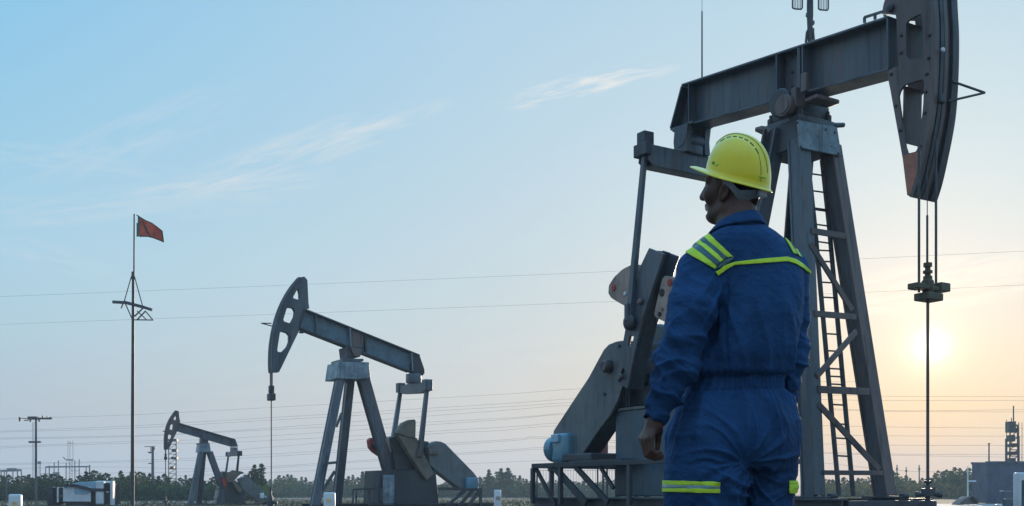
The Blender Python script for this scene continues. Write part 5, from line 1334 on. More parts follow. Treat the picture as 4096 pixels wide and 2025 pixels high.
belt('undergrowth', 9000, bl, 1.5, M['leaf_dark'], 5, 'dark undergrowth at the foot of the trees on the left')
belt('undergrowth', 9000, bm2, 2.4, M['leaf_dark'], 6, 'dark undergrowth at the foot of the trees behind the middle pumpjack')
belt('undergrowth', 7000, br, 2.0, M['leaf_warm'], 7, 'warm brown undergrowth under the trees on the right')

# ------------------------------------------------------------------ small builders in photograph rows at a given distance
def rod(m, pts, d, r, n=6): return m.tube([P(x, y, dd if (dd := (p[2] if len(p) > 2 else d)) else d) for p in pts for x, y in [p[:2]]], r, n)
def at_root(name, px, d, label, cat, group=None): return empty(name, (gx(px, d), d, 0), 0, label, cat, group)
class Loc:
    """points relative to a thing's base"""
    def __init__(s, px, d): s.o = Vector((gx(px, d), d, 0)); s.d = d
    def __call__(s, x, y, dd=0): return P(x, y, s.d + dd) - s.o
# flagpole
z9 = zoomed(400, 800, .4316)
fpd = 48; q = Loc(530, fpd); fp = at_root('flagpole', 530, fpd, 'tall thin flagpole with a lattice crossarm, left of the smallest pumpjack', 'flagpole')
MB().tube([Vector((0, 0, 0)), q(531, 1600), q(533, 1105), q(536, 1085), q(537, 856)], [.085, .075, .06, .036, .032], 10).build('pole', M['steel_dark'], fp, smooth=True)
MB().tube([q(532, 1118), q(533, 1088)], .075, 10).build('collar', M['steel_dark'], fp)
for a, b in (((292, 705), (226, 938)), ((318, 705), (396, 988))): MB().tube([q(*z9(a)[0]), q(*z9(b)[0])], .024, 6).build('stay', M['steel_dark'], fp)
MB().bar(q(*z9((117, 946))[0]), q(*z9((235, 952))[0]), .09, .12).bar(q(*z9((232, 950))[0], .02), q(*z9((395, 992))[0], .02), .09, .13).bar(q(*z9((390, 990))[0]), q(*z9((482, 1020))[0]), .09, .12).build('crossarm', M['wood'], fp)
for a, b, w in (((237, 965), (300, 1108), .055), ((300, 1112), (496, 1114), .045), ((400, 1002), (308, 1092), .07), ((422, 1030), (344, 1112), .07), ((345, 1030), (430, 1110), .05), ((420, 1030), (490, 1112), .07), ((215, 960), (196, 1006), .07)):
    MB().bar(q(*z9(a)[0], .06), q(*z9(b)[0], .06), .04, w, (0, -1, 0)).build('truss_bar', M['steel_dark'], fp)
# flag
M['flag_red'] = material('red_flag_cloth', (.58, .11, .06), .85, col2=(.42, .075, .05), scale=4)
M['flag_dark'] = material('dark_flag_cloth', (.05, .08, .08), .85, scale=5)
M['flag_grey'] = material('grey_flag_cloth', (.10, .17, .17), .85, scale=5)
fl = at_root('flag', 537, fpd, 'small tattered red flag with a dark diagonal stripe, flying from the tall pole', 'flag')
def fcol(u): return z9((326 + u * 245, 0))[0][0]
def fpt(u, v, e=0):
    t_ = np.interp(u, [0, .15, .35, .6, .8, 1], [140, 162, 190, 215, 250, 288]); b_ = np.interp(u, [0, .2, .4, .6, .8, 1], [343, 336, 338, 350, 370, 392])
    x = 322 + u * 240 + v * 14 * u; y = t_ + (b_ - t_) * v
    return q(*z9((x, y))[0], .22 * math.sin(u * 7 + v * 1.2) * (.3 + u) + e)
def cloth(name, us, vfun, mat, e):
    m = MB(); nu, nv = 26, 8; V = []
    for side in (0, .012):
        for i in range(nu + 1):
            for j in range(nv + 1):
                u = us[0] + (us[1] - us[0]) * i / nu; a, b = vfun(u); V.append(fpt(u, a + (b - a) * j / nv, e + side))
    N_ = (nu + 1) * (nv + 1); f = []
    for s_ in (0, N_):
        for i in range(nu):
            for j in range(nv):
                k = s_ + i * (nv + 1) + j; f.append((k, k + 1, k + nv + 2, k + nv + 1))
    return m.add(V, f).build(name, mat, fl, smooth='all')
cloth('field', (.12, 1), lambda u: (0, 1), M['flag_red'], 0)
cloth('hoist_strip', (.0, .12), lambda u: (.35 if u < .05 else .0, 1), M['flag_grey'], 0)
cloth('stripe', (.22, .54), lambda u: (max(0, min(1, (u - .22) / .32)) * .98, min(1, .10 + (u - .22) / .32 * .9 + .22 * math.sin((u - .22) / .32 * math.pi))), M['flag_dark'], -.02)
cloth('edge_hem', (.0, 1), lambda u: (-.03, .03), M['flag_dark'], -.012); cloth('edge_hem', (.12, 1), lambda u: (.96, 1.04), M['flag_dark'], -.012); cloth('edge_hem', (.965, 1.01), lambda u: (0, 1), M['flag_dark'], -.012)
# utility poles
def upole(px, d, top, w, arms, label, name='utility_pole', group='utility poles'):
    r_ = at_root(name, px, d, label, 'utility pole', group); q = Loc(px, d)
    k = d / F
    MB().tube([Vector((0, 0, 0)), q(px, top + (HY - top) * .4), q(px, top)], [w * k * .55, w * k * .5, w * k * .42], 9).build('pole', M['wood'], r_, smooth=True)
    for nm, boxes in arms:
        m = MB()
        for x0, y0, x1, y1, dep in boxes:
            a, b = q(x0, y0), q(x1, y1); m.rbox(((a.x + b.x) / 2, -.0, (a.z + b.z) / 2), (abs(a.x - b.x), dep, abs(a.z - b.z)), .01, 1)
        m.build(nm, M['wood'] if nm != 'insulator' else M['steel_dark'], r_)
    return r_
z3 = lambda x, y: (x * .3337, 1600 + y * .3337)
def zb(*b): return [(*z3(x0, y0), *z3(x1, y1), dep) for x0, y0, x1, y1, dep in b]
upole(144, 88, 1668, 9, [('crossarm', zb((440, 212, 622, 234, .16))), ('transformer_box', zb((342, 200, 448, 236, .4))), ('bracket', zb((290, 238, 342, 250, .1), (228, 218, 345, 226, .08))), ('insulator', zb((228, 205, 250, 258, .12))), ('insulator', zb((505, 190, 522, 212, .12))), ('insulator', zb((560, 195, 572, 212, .1))), ('insulator', zb((596, 205, 618, 215, .12))), ('lower_arm', zb((348, 494, 490, 516, .2))), ('arm_brace', zb((355, 236, 372, 262, .1))), ('arm_brace', zb((462, 234, 478, 262, .1)))], 'wooden utility pole with crowded top crossarm and short lower arm, at far left')
upole(611, 152, 1788, 11, [('crossarm', zb((1735, 556, 1860, 564, .12))), ('lamp_arm', zb((1778, 620, 1832, 640, .15))), ('insulator', zb((1805, 564, 1815, 612, .1))), ('insulator', zb((1842, 570, 1858, 600, .1))), ('lower_arm', zb((1778, 756, 1822, 768, .15)))], 'thick short utility pole rising from the trees just right of the flagpole')
upole(27, 104, 1914, 8, [('pole_cap', zb((66, 935, 94, 942, .3)))], 'short pale post without arms at the left edge of the trees', 'post', 'posts in the treeline')
upole(2905, 156, 1500, 9, [('crossarm', [(2830, 1540, 2980, 1550, .2)]), ('lower_arm', [(2840, 1640, 2970, 1650, .2)])], 'utility pole carrying the wires behind the worker')
for px, top, w in ((3588, 1860, 5), (3625, 1868, 4), (3677, 1861, 5)):
    upole(px, 185, top, w, [('crossarm', [(px - 4, top + 12, px + 4, top + 20, .1)])], {3588: 'thin dark pole in the trees nearest the near pumpjack leg', 3625: 'thinnest, faint pole between two poles in the right-hand trees', 3677: 'thin dark pole in the trees just left of the polished rod'}[px], 'pole', 'poles in the right-hand trees')
# lattice tower in the left treeline
def lattice(root, q, x0, x1, ytop, ybot, dep, nb, r, mat, tap=1.0):
    m = MB(); c = (x0 + x1) / 2
    def X(s, t): return c + s * (x1 - x0) / 2 * (1 - (1 - tap) * t)
    for s in (-1, 1):
        for e in (0, dep): m.tube([q(X(s, 0), ybot, e), q(X(s, 1), ytop, e)], r, 5)
    for i in range(nb):
        t0, t1 = i / nb, (i + 1) / nb; y0, y1 = ybot + (ytop - ybot) * t0, ybot + (ytop - ybot) * t1
        for e in (0, dep):
            m.tube([q(X(-1, t1), y1, e), q(X(1, t1), y1, e)], r * .8, 4); m.tube([q(X(-1, t0), y0, e), q(X(1, t1), y1, e)], r * .6, 4)
        for s in (-1, 1): m.tube([q(X(s, t1), y1, 0), q(X(s, t1), y1, dep)], r * .8, 4)
    return m.build('lattice_frame', mat, root)
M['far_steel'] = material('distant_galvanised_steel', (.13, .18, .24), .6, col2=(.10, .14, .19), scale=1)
tw = at_root('lattice_tower', 690, 172, 'dark lattice tower right behind the head of the smallest pumpjack', 'tower'); q = Loc(690, 172)
lattice(tw, q, 675, 705, 1758, 1976 + .68 * F / 172, 1.2, 12, .085, M['steel_dark'])
for x0, y0, x1, y1 in ((688, 1756, 706, 1766), (686, 1798, 704, 1808), (684, 1828, 706, 1838), (680, 1866, 694, 1878)):
    a, b = q(x0, y0), q(x1, y1); MB().rbox(((a.x + b.x) / 2, .5, (a.z + b.z) / 2), (abs(a.x - b.x), 1.0, abs(a.z - b.z)), .03).build('platform', M['steel_dark'], tw)
# substation
d_s = 262; q = Loc(270, d_s); yb = 1976 + .68 * F / d_s
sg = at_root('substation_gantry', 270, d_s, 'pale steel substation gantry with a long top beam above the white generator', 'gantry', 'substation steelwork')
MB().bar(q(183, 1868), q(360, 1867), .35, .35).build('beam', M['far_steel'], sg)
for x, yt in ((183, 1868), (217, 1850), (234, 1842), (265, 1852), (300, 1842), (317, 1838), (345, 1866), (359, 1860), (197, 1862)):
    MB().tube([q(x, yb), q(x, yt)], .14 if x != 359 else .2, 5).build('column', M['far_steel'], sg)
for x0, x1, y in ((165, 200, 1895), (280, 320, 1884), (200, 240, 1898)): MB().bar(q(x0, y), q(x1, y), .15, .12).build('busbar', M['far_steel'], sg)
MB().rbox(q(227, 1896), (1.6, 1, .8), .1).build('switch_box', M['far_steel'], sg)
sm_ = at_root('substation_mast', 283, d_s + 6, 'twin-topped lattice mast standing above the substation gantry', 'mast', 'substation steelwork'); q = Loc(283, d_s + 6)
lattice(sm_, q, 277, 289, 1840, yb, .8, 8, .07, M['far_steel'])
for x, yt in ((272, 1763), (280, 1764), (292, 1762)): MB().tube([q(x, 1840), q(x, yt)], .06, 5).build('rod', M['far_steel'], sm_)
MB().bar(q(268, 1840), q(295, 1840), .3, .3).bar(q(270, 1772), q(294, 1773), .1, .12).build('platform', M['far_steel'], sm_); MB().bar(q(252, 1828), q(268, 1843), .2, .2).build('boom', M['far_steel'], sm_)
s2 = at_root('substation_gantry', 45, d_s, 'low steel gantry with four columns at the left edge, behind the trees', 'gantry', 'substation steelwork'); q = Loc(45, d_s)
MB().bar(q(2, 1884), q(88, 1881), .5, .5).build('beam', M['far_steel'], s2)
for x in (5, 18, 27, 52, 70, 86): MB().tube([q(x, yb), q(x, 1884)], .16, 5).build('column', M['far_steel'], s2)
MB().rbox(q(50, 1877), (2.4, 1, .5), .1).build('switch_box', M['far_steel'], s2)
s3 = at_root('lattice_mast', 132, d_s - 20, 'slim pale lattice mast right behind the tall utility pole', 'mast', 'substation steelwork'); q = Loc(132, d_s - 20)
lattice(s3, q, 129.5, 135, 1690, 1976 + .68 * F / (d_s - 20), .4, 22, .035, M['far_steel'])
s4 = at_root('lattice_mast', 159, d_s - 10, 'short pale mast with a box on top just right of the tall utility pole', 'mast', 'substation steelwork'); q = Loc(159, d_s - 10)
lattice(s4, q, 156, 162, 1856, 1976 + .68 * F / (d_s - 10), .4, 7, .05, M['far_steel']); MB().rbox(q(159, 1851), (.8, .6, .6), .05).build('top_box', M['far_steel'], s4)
# generator trailer
d_g = 57; q = Loc(310, d_g); gen = at_root('generator_trailer', 310, d_g, 'boxy white and pale blue generator trailer with a slanted hood, parked left of the flagpole', 'trailer')
def gbox(name, x0, y0, x1, y1, e0, e1, mat, r=.03):
    a, b = q(*z3(x0, y0)), q(*z3(x1, y1)); return MB().rbox(((a.x + b.x) / 2, (e0 + e1) / 2, (a.z + b.z) / 2), (abs(a.x - b.x), abs(e1 - e0), abs(a.z - b.z)), r, 2).build(name, M[mat], gen)
gbox('engine_box', 752, 1046, 1088, 1222, 0, 1.6, 'white'); gbox('control_panel', 566, 1044, 640, 1258, -.05, 1.4, 'steel_dark'); gbox('louvre_panel', 645, 1046, 690, 1258, .0, 1.4, 'black'); gbox('white_strip', 686, 1050, 706, 1230, -.06, .1, 'white', .01); gbox('side_panel', 706, 1050, 752, 1230, .02, 1.4, 'black')
a = [(1145, 984), (1100, 978), (960, 984), (870, 1000), (830, 1018), (900, 1046), (1000, 1072), (1100, 1086), (1145, 1084)]
pts = [q(*z3(*p)) for p in a]; MB().plate([(p.x, p.z) for p in pts], .05, 1.5, (), lambda x, z, t: Vector((x, t, z))).build('hood', M['pale_blue'], gen, bevel=.02)
b = [(892, 1058), (1000, 1078), (1086, 1092), (1086, 1100), (1040, 1128), (895, 1126)]; pts = [q(*z3(*p)) for p in b]; MB().plate([(p.x, p.z) for p in pts], -.03, .02, (), lambda x, z, t: Vector((x, t, z))).build('window', M['pale_blue'], gen)
m = MB(); c = [(770, 1036), (835, 1016), (1000, 1052), (1100, 1078), (1245, 1080)]
for u, v in zip(c, c[1:]): m.bar(q(*z3(*u), -.05), q(*z3(*v), -.05), .12, .16)
m.build('hood_seal', M['steel_dark'], gen)
gbox('tall_panel', 1148, 970, 1246, 1256, -.08, 1.6, 'white', .08); gbox('radiator', 1246, 996, 1314, 1254, .0, 1.5, 'black'); gbox('end_post', 1312, 970, 1346, 1262, .05, .4, 'white', .02); gbox('under_frame', 500, 1262, 1330, 1300, -.05, 1.6, 'steel_dark'); gbox('gap_shade', 1086, 1095, 1148, 1225, .04, 1.4, 'black'); gbox('tank', 770, 1222, 1100, 1262, .1, 1.4, 'steel_dark')  # black block between engine box and tall panel stands for the gap's shade
gbox('vent', 1276, 1098, 1304, 1110, -.03, .05, 'white', .005); gbox('latch', 728, 1150, 744, 1156, -.02, .05, 'white', .002)
for px_ in (620, 1180):
    c = q(*z3(px_, 1275)); MB().lathe([(.1, -.02), (.24, 0), (.26, .03), (.26, .2), (.2, .22)], (c.x, -.02, .26), (0, 1, 0), 18).build('wheel', M['black'], gen, smooth=True)
# marker posts
def marker(px0, px1, top, d, label, lb, text):
    q = Loc((px0 + px1) / 2, d); r_ = at_root('marker_post', (px0 + px1) / 2, d, label, 'marker post', 'white marker posts'); w = (px1 - px0) / F * d; h = q(0, top).z
    MB().rbox((0, w * .3, h / 2 - .01), (w, w * .6, h + .02), min(.03, w * .25), 3).build('post_body', M['white'], r_, smooth=True)
    a, b = q(lb[0], lb[1]), q(lb[2], lb[3])
    pl_ = MB().rbox(((a.x + b.x) / 2, -.002, (a.z + b.z) / 2), (abs(a.x - b.x), .008, abs(a.z - b.z)), .003, 2).build('label_plate', M['label' if text != 'w' else 'pad'], r_)
    if text and text != 'w':
        cu = bpy.data.curves.new('number', 'FONT'); cu.body = text; cu.size = abs(a.z - b.z) * .62; cu.align_x = 'CENTER'; cu.align_y = 'CENTER'; cu.extrude = .001
        o = bpy.data.objects.new('number', cu); COL.objects.link(o); o.location = ((a.x + b.x) / 2, -.008, (a.z + b.z) / 2 + .01); o.rotation_euler = (R(90), 0, 0)
        dg = bpy.context.evaluated_depsgraph_get(); me_ = bpy.data.meshes.new_from_object(o.evaluated_get(dg)); bpy.data.objects.remove(o)
        t_ = link('number', me_, M['brown_steel'], pl_); t_.location = ((a.x + b.x) / 2, -.008, (a.z + b.z) / 2 + .01); t_.rotation_euler = (R(90), 0, 0)
marker(32, 80, 1977, 20, 'white marker post with a cream number plate at the far left edge', (45, 2007, 71, 2024), '51')
marker(1293, 1339, 1970, 20, 'white marker post with an oval cream label, at the middle pumpjack legs', (1306, 1995, 1325, 2009), '')
marker(1976, 2004, 1960, 26, 'narrow white marker post with a white label, just left of the near platform railing', (1984, 1986, 2003, 2000), 'w')
# cabinet at the right edge, container, tower, poles, heap
d_c = 17; q = Loc(4105, d_c); cab = at_root('meter_cabinet', 4105, d_c, 'rounded pale grey cabinet with a dark door at the lower right edge', 'cabinet')
a, b = q(4072, 1890), q(4140, 2025); w = abs(a.x - b.x); h = a.z
MB().rbox((0, .08, h / 2), (w, .2, h), .03, 3).build('cabinet_body', M['white'], cab, smooth=True); MB().rbox((.02, -.025, h / 2 - .04), (w - .06, .012, h - .16), .004, 2).build('door', M['steel_blue'], cab)
d_k = 75; q = Loc(4070, d_k); con = at_root('container', 4070, d_k, 'dark blue-grey storage container among trees at the right edge', 'container')
a, b = q(3944, 1846), q(4300, 2016); cw, chh = abs(a.x - b.x), a.z
m = MB(); n = 40; prof = []
for i in range(n + 1):
    x = a.x + .06 + (cw - .12) * i / n; prof.append((x, 0.03 if i % 2 else .0)); prof.append((x + (cw - .12) / n * .5, .03 if i % 2 else .0))
M['cont'] = material('container_paint', (.07, .10, .16), .55, col2=(.05, .075, .12), scale=1.2, spots=.3)
V = [(x, y_, z) for z in (.15, chh - .12) for x, y_ in prof]; k = len(prof); m.add(V, [(i, i + 1, k + i + 1, k + i) for i in range(k - 1)])
m.box((a.x + cw / 2, 1.24, chh / 2), (cw - .12, 2.4, chh - .1)); m.build('container_wall', M['cont'], con)
MB().bar((a.x, .02, chh - .06), (a.x + cw, .02, chh - .06), .16, .14).bar((a.x, 2.4, chh - .06), (a.x + cw, 2.4, chh - .06), .16, .14).bar((a.x, .02, .08), (a.x + cw, .02, .08), .16, .16).build('frame_rail', M['steel_blue'], con)
for x in (a.x + .04, a.x + cw - .04): MB().bar((x, -.02, 0), (x, -.02, chh), .13, .13, (0, 1, 0)).build('corner_post', M['steel_blue'], con)
d_t = 124; q = Loc(4050, d_t); tt_ = at_root('lattice_tower', 4050, d_t, 'dark lattice tower with a spire rising behind the container at right', 'tower')
lattice(tt_, q, 4036, 4074, 1700, 1976 + .68 * F / d_t, 1.2, 12, .09, M['steel_dark'], .75)
for x, y0, y1, r_ in ((4025, 1850, 1755, .13), (4026, 1760, 1680, .04), (4075, 1850, 1745, .11), (4054, 1700, 1624, .07), (4046, 1710, 1672, .05), (4062, 1720, 1685, .06), (4075, 1760, 1690, .05), (4088, 1850, 1690, .03)):
    MB().tube([q(x, y0), q(x, y1)], r_, 6).build('antenna_rod', M['steel_dark'], tt_)
for x0, y0, x1, y1 in ((4036, 1686, 4062, 1712), (4036, 1712, 4076, 1730), (4040, 1740, 4062, 1766), (4036, 1776, 4072, 1788), (4036, 1806, 4074, 1820), (4044, 1832, 4064, 1846)):
    u, v = q(x0, y0), q(x1, y1); MB().rbox(((u.x + v.x) / 2, .5, (u.z + v.z) / 2), (abs(u.x - v.x), 1.0, abs(u.z - v.z)), .05).build('equipment_box', M['steel_dark'], tt_)
upole(3956, 92, 1775, 6, [('pole_cap', [(3953, 1773, 3959, 1778, .2)])], 'plain dark pole rising behind the left end of the container', 'pole', 'plain poles on the right')
r_ = at_root('white_post', 3871, 70, 'slim white post standing in front of the dark trees left of the container', 'post'); q = Loc(3871, 70)
MB().tube([Vector((0, 0, 0)), q(3871, 1890), q(3872, 1866)], [.06, .05, .03], 8).build('post_shaft', M['white'], r_); MB().rbox(q(3888, 1925), (.5, .1, .1), .02).build('side_bracket', M['white'], r_)
d_h = 66; q = Loc(3875, d_h); hp2 = at_root('tarpaulin_heap', 3875, d_h, 'dark peaked heap covered with a tarpaulin beyond the near wellhead', 'heap')
pts = [q(x, y) for x, y in ((3834, 2017), (3846, 2005), (3862, 1994), (3875, 1988), (3890, 1994), (3912, 2010), (3914, 2018))]
m = MB(); ys = (0, .5, 1.2, 1.9); V = []
for j, y_ in enumerate(ys):
    for p in pts: V.append((p.x * (1 - .1 * j), y_, max(.0, p.z * (1, 1.12, 1.0, .3)[j])))
k = len(pts); m.add(V, [(j * k + i, j * k + i + 1, (j + 1) * k + i + 1, (j + 1) * k + i) for j in range(3) for i in range(k - 1)] + [tuple(range(k)), tuple(3 * k + i for i in range(k))]); m.build('tarpaulin', M['brown_steel'], hp2)
MB().tube([q(3884, 1986, -.1), q(3910, 2008, -.1)], .13, 10).build('pipe_roll', M['black'], hp2)
d_b = 40; q = Loc(4035, d_b); tb_ = at_root('work_table', 4035, d_b, 'low work table with a grey box under it, before the container', 'table')
MB().rbox(q(4035, 1966), (.5, .4, .03), .01).build('table_top', M['plate_steel'], tb_)
for x in (4013, 4057): MB().bar(q(x, 1968), (q(x, 0).x, 0, 0), .03, .03, (0, 1, 0)).build('table_leg', M['steel_blue'], tb_)
u = q(4037, 2000); MB().rbox((u.x, .02, .3), (.36, .3, .4), .02).build('storage_box', M['steel_blue'], tb_)
d_v = 45; q = Loc(3995, d_v); vv_ = at_root('white_valve', 3995, d_v, 'small white standpipe valve low on the pale pad at right', 'valve')
MB().tube([Vector((0, 0, 0)), Vector((0, 0, .18))], .05, 8).build('stub', M['steel_dark'], vv_); MB().lathe([(.02, 0), (.11, .02), (.12, .08), (.06, .1)], (0, 0, .16), (0, 0, 1), 14).build('valve_cap', M['white'], vv_, smooth=True)

# ------------------------------------------------------------------ wellheads under the polished rods
def local_to_world(fr_, a, t, z): return Vector((fr_.ox + fr_.ux * a + fr_.vx * t, fr_.oy + fr_.uy * a + fr_.vy * t, z))
wp = local_to_world(fr, sh, c0.y, 0); wd = wp.y; k = wd / F
def wz(y): return EYE + (HY - y) * k
wh = empty('wellhead', wp, 0, 'black near wellhead with side valves, under the rod at lower right', 'wellhead', 'wellheads')
MB().lathe([(.2, -.02), (.2, .05), (.11, .06), (.11, wz(2027) - .1), (34 * k, wz(2027) - .09), (34 * k, wz(2006)), (29 * k, wz(2003))], (0, 0, 0), (0, 0, 1), 20).build('casing_head', M['steel_dark'], wh, smooth=True)
MB().lathe([(10 * k, wz(2004)), (10 * k, wz(1985)), (25 * k, wz(1984)), (25 * k, wz(1955)), (10 * k, wz(1953)), (9 * k, wz(1940)), (7 * k, wz(1934)), (15 * k, wz(1932)), (17 * k, wz(1928)), (15 * k, wz(1924)), (5 * k, wz(1923))], (0, 0, 0), (0, 0, 1), 16).build('stuffing_box', M['steel_dark'], wh, smooth=True)
for s, l in ((-1, 46), (1, 54)):
    MB().tube([Vector((s * 20 * k, 0, wz(1977))), Vector((s * l * .72 * k, 0, wz(1979))), Vector((s * l * .73 * k, 0, wz(1979))), Vector((s * l * k, 0, wz(1980)))], [9 * k, 9 * k, 12 * k, 12 * k], 12).build('side_valve', M['steel_dark'], wh, smooth=True)
MB().tube([Vector((22 * k, -.02, wz(1975))), Vector((22 * k, -.02, wz(1950)))], 7 * k, 10).build('bleed_valve', M['brown_steel'], wh)
for pf_r, zz_, sc, lab in ((mid_fr, zM, 1.0, 'slim dark wellhead under the rod of the middle pumpjack'), (far_fr, zR, .62, 'tiny dark wellhead under the rod of the smallest pumpjack')):
    a, _ = pf_r.along(*(zM((172, 1236))[0] if sc == 1.0 else zR((189, 1150))[0]), 0)
    w_ = empty('wellhead', local_to_world(pf_r, a, 0, 0), 0, lab, 'wellhead', 'wellheads')
    MB().lathe([(.12, -.02), (.12, .3), (.16, .31), (.16, .42), (.10, .43), (.10, .55), (.06, .62), (.05, .8), (.02, .95)], (0, 0, 0), (0, 0, 1), 12).build('casing_head', M['steel_dark'], w_, smooth=True).scale = (sc, sc, sc)
    MB().tube([Vector((-.26 * sc, 0, .36 * sc)), Vector((.26 * sc, 0, .36 * sc))], .06 * sc, 8).build('side_valve', M['steel_dark'], w_)
# antenna mast behind the near beam
d_m = 25; q = Loc(3222, d_m); am = at_root('antenna_mast', 3222, d_m, 'slim antenna mast with two slatted panels showing above the big beam', 'mast')
MB().tube([Vector((0, 0, 0)), q(3230, 400), q(3240, 165), q(3240, 60), q(3240, -60)], [.12, .10, .05, .075, .07], 10).build('pole', M['steel_dark'], am, smooth=True)
for s in (-1, 1): MB().tube([q(3240 + s * 16, 170), q(3240 + s * 12, 130), q(3240 + s * 2, 110)], .03, 6).build('clamp_leg', M['steel_dark'], am)
for y_, x_ in ((92, 3253), (60, 3228), (122, 3252)): MB().rbox(q(x_, y_), (.05, .08, .09), .015).build('clamp', M['steel_blue'], am)
MB().bar(q(3180, -20), q(3305, -18), .04, .05).build('crossarm', M['steel_dark'], am)
for x0, x1, y1 in ((3170, 3209, 36), (3274, 3313, 40)):
    m = MB(); fr_p = [q(x0, -40), q(x0, y1 - 5), q(x0 + 6, y1), q(x1 - 4, y1 + 2), q(x1, y1 - 4), q(x1, -40)]
    for a, b in zip(fr_p, fr_p[1:]): m.tube([a, b], .018, 5)
    for i in range(1, 6): x = x0 + (x1 - x0) * i / 6; m.tube([q(x, -40), q(x, y1)], .009, 4)
    m.build('slatted_panel', M['steel_dark'], am)
# wire-mesh fence behind the near platform
d_f = 24.5; q = Loc(2430, d_f); mf = at_root('mesh_fence', 2430, d_f, 'fine grey wire mesh fence behind the near platform frame', 'fence')
m = MB(); x = 2140
while x < 2790: m.tube([Vector((q(x, 0).x, 0, .02)), Vector((q(x, 0).x, 0, 1.22))], .0042, 4, False); x += 11
for z_ in (.04, .3, .6, .9, 1.2): m.tube([Vector((q(2140, 0).x, .006, z_)), Vector((q(2790, 0).x, .006, z_))], .0042, 4, False)
m.build('wire_mesh', M['far_steel'], mf)
for x in (2148, 2391, 2600, 2780): MB().tube([Vector((q(x, 0).x, .02, 0)), Vector((q(x, 0).x, .02, 1.32))], .018, 6).build('fence_post', M['steel_dark'], mf)
r2 = at_root('warning_post', 2428, 30, 'dark red sign box on a thin post, seen under the near belt guard', 'sign'); q = Loc(2428, 30)
MB().bar(q(2412, 1790), q(2412, 2020), .05, .05, (0, 1, 0)).bar(q(2428, 1745), q(2428, 2025), .05, .05, (0, 1, 0)).build('post', M['steel_dark'], r2); u, v = q(2374, 1784), q(2428, 1824)
MB().rbox(((u.x + v.x) / 2, -.05, (u.z + v.z) / 2), (abs(u.x - v.x), .06, abs(u.z - v.z)), .01).build('sign_box', material('dull_red', (.16, .05, .055), .6), r2)

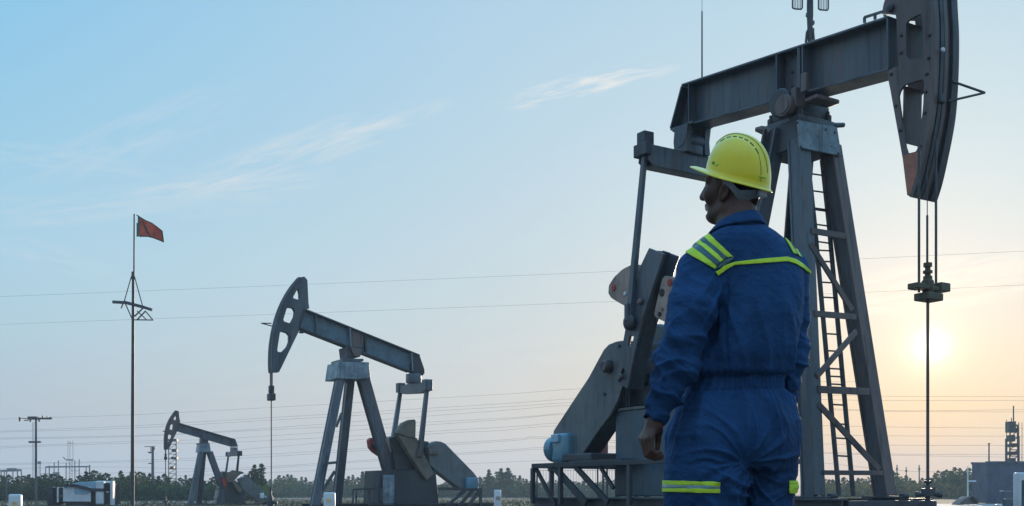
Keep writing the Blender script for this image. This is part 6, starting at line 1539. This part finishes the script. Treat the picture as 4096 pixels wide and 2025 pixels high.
# ------------------------------------------------------------------ power lines
WIRES = [[(-300, 1200), (0, 1187), (1200, 1139), (2430, 1087), (3430, 1037), (4096, 1005), (4500, 988)], [(-300, 1310), (0, 1298), (1200, 1254), (2420, 1208), (3500, 1168), (4096, 1140), (4500, 1124)],
    [(-300, 1684), (0, 1677), (145, 1672), (520, 1660), (950, 1638), (2000, 1578), (2310, 1556), (2900, 1530), (3480, 1528)], [(-300, 1733), (0, 1725), (520, 1704), (950, 1679), (2000, 1616), (2290, 1596), (2900, 1572), (3480, 1585), (4096, 1587), (4500, 1586)],
    [(-300, 1736), (0, 1729), (520, 1713), (950, 1689), (2000, 1629), (2290, 1611), (2900, 1592), (3480, 1602), (4096, 1602), (4500, 1601)], [(-300, 1758), (0, 1753), (520, 1743), (950, 1722), (2000, 1643), (2290, 1622), (2900, 1610), (3480, 1642), (4096, 1639), (4500, 1638)],
    [(-300, 1762), (0, 1757), (520, 1747), (950, 1726), (2000, 1674), (2290, 1652), (2900, 1626), (3480, 1645), (4096, 1648), (4500, 1648)], [(-300, 1798), (0, 1787), (520, 1766), (950, 1752), (2000, 1680), (2290, 1660), (2900, 1690), (3480, 1707), (4096, 1713), (4500, 1714)],
    [(-300, 1806), (0, 1793), (520, 1773), (950, 1769), (2000, 1710), (2290, 1694), (2900, 1730), (3480, 1743), (4096, 1745), (4500, 1744)], [(950, 1800), (1700, 1738), (2000, 1723), (2290, 1706), (2900, 1760), (3480, 1780), (4096, 1782), (4500, 1782)],
    [(-300, 1864), (0, 1855), (400, 1846), (950, 1824), (2000, 1761), (2190, 1749), (2900, 1790), (3480, 1815), (4096, 1819), (4500, 1820)], [(-300, 1868), (0, 1860), (400, 1851), (950, 1834), (2000, 1767), (2190, 1755), (2900, 1800), (3480, 1819), (4096, 1830), (4500, 1832)],
    [(-300, 1884), (400, 1868), (950, 1873), (2000, 1802), (2200, 1790), (2900, 1780)], [(300, 1894), (950, 1880), (2000, 1808), (2200, 1797), (2900, 1786)], [(600, 1905), (950, 1896), (2000, 1850), (2200, 1842), (2900, 1820), (3580, 1882), (3780, 1886)]]
words_ = ['highest power line, crossing the sky above the middle pumpjack head', 'second highest power line, passing just below the crossarm of the flagpole', 'third power line down, springing from the top of the utility pole at left', 'fourth power line down on the left, upper one of a close pair', 'fifth power line down on the left, lower one of a close pair', 'sixth power line down on the left, upper one of the second close pair', 'seventh power line down on the left, lower one of the second close pair', 'eighth power line down on the left, meeting the lower arm of the utility pole', 'ninth power line down on the left, just under the utility pole arm', 'faint power line that starts right of the smallest pumpjack', 'upper power line of the low pair crossing the smallest pumpjack', 'lower power line of the low pair crossing the smallest pumpjack', 'upper line of the last pair above the treetops', 'lower line of the last pair above the treetops', 'lowest power line, barely above the treetops']
M['line'] = material('power_line_wire', (.12, .115, .12), .6, scale=.3)
for i, (w, t_) in enumerate(zip(WIRES, words_)):
    pts = spline(w, 5); d0, d1 = (150, 120) if i < 2 else (215, 165)
    m = MB(); m.tube([P(x, y, d0 + (d1 - d0) * min(1, max(0, (x + 300) / 4800)) - (2 if i % 2 else 0)) for x, y in pts], .023 if i >= 2 else .014, 4, False)
    tag(m.build('power_line', M['line']), t_, 'power line', 'overhead power lines')

# the hazy evening air
hz = bpy.data.materials.new('haze'); hz.use_nodes = True; n_ = hz.node_tree.nodes; n_.remove(n_['Principled BSDF'])
pv = n_.new('ShaderNodeVolumePrincipled'); pv.inputs['Color'].default_value = (.70, .84, .97, 1); pv.inputs['Density'].default_value = .0007; pv.inputs['Anisotropy'].default_value = .2
hz.node_tree.links.new(pv.outputs[0], n_['Material Output'].inputs['Volume'])
tag(MB().box((0, 470, 17), (1820, 1080, 36)).build('haze', hz), 'thin evening haze over the field', 'haze', kind='stuff')
SC.cycles.volume_bounces = 1; SC.cycles.volume_max_steps = 64
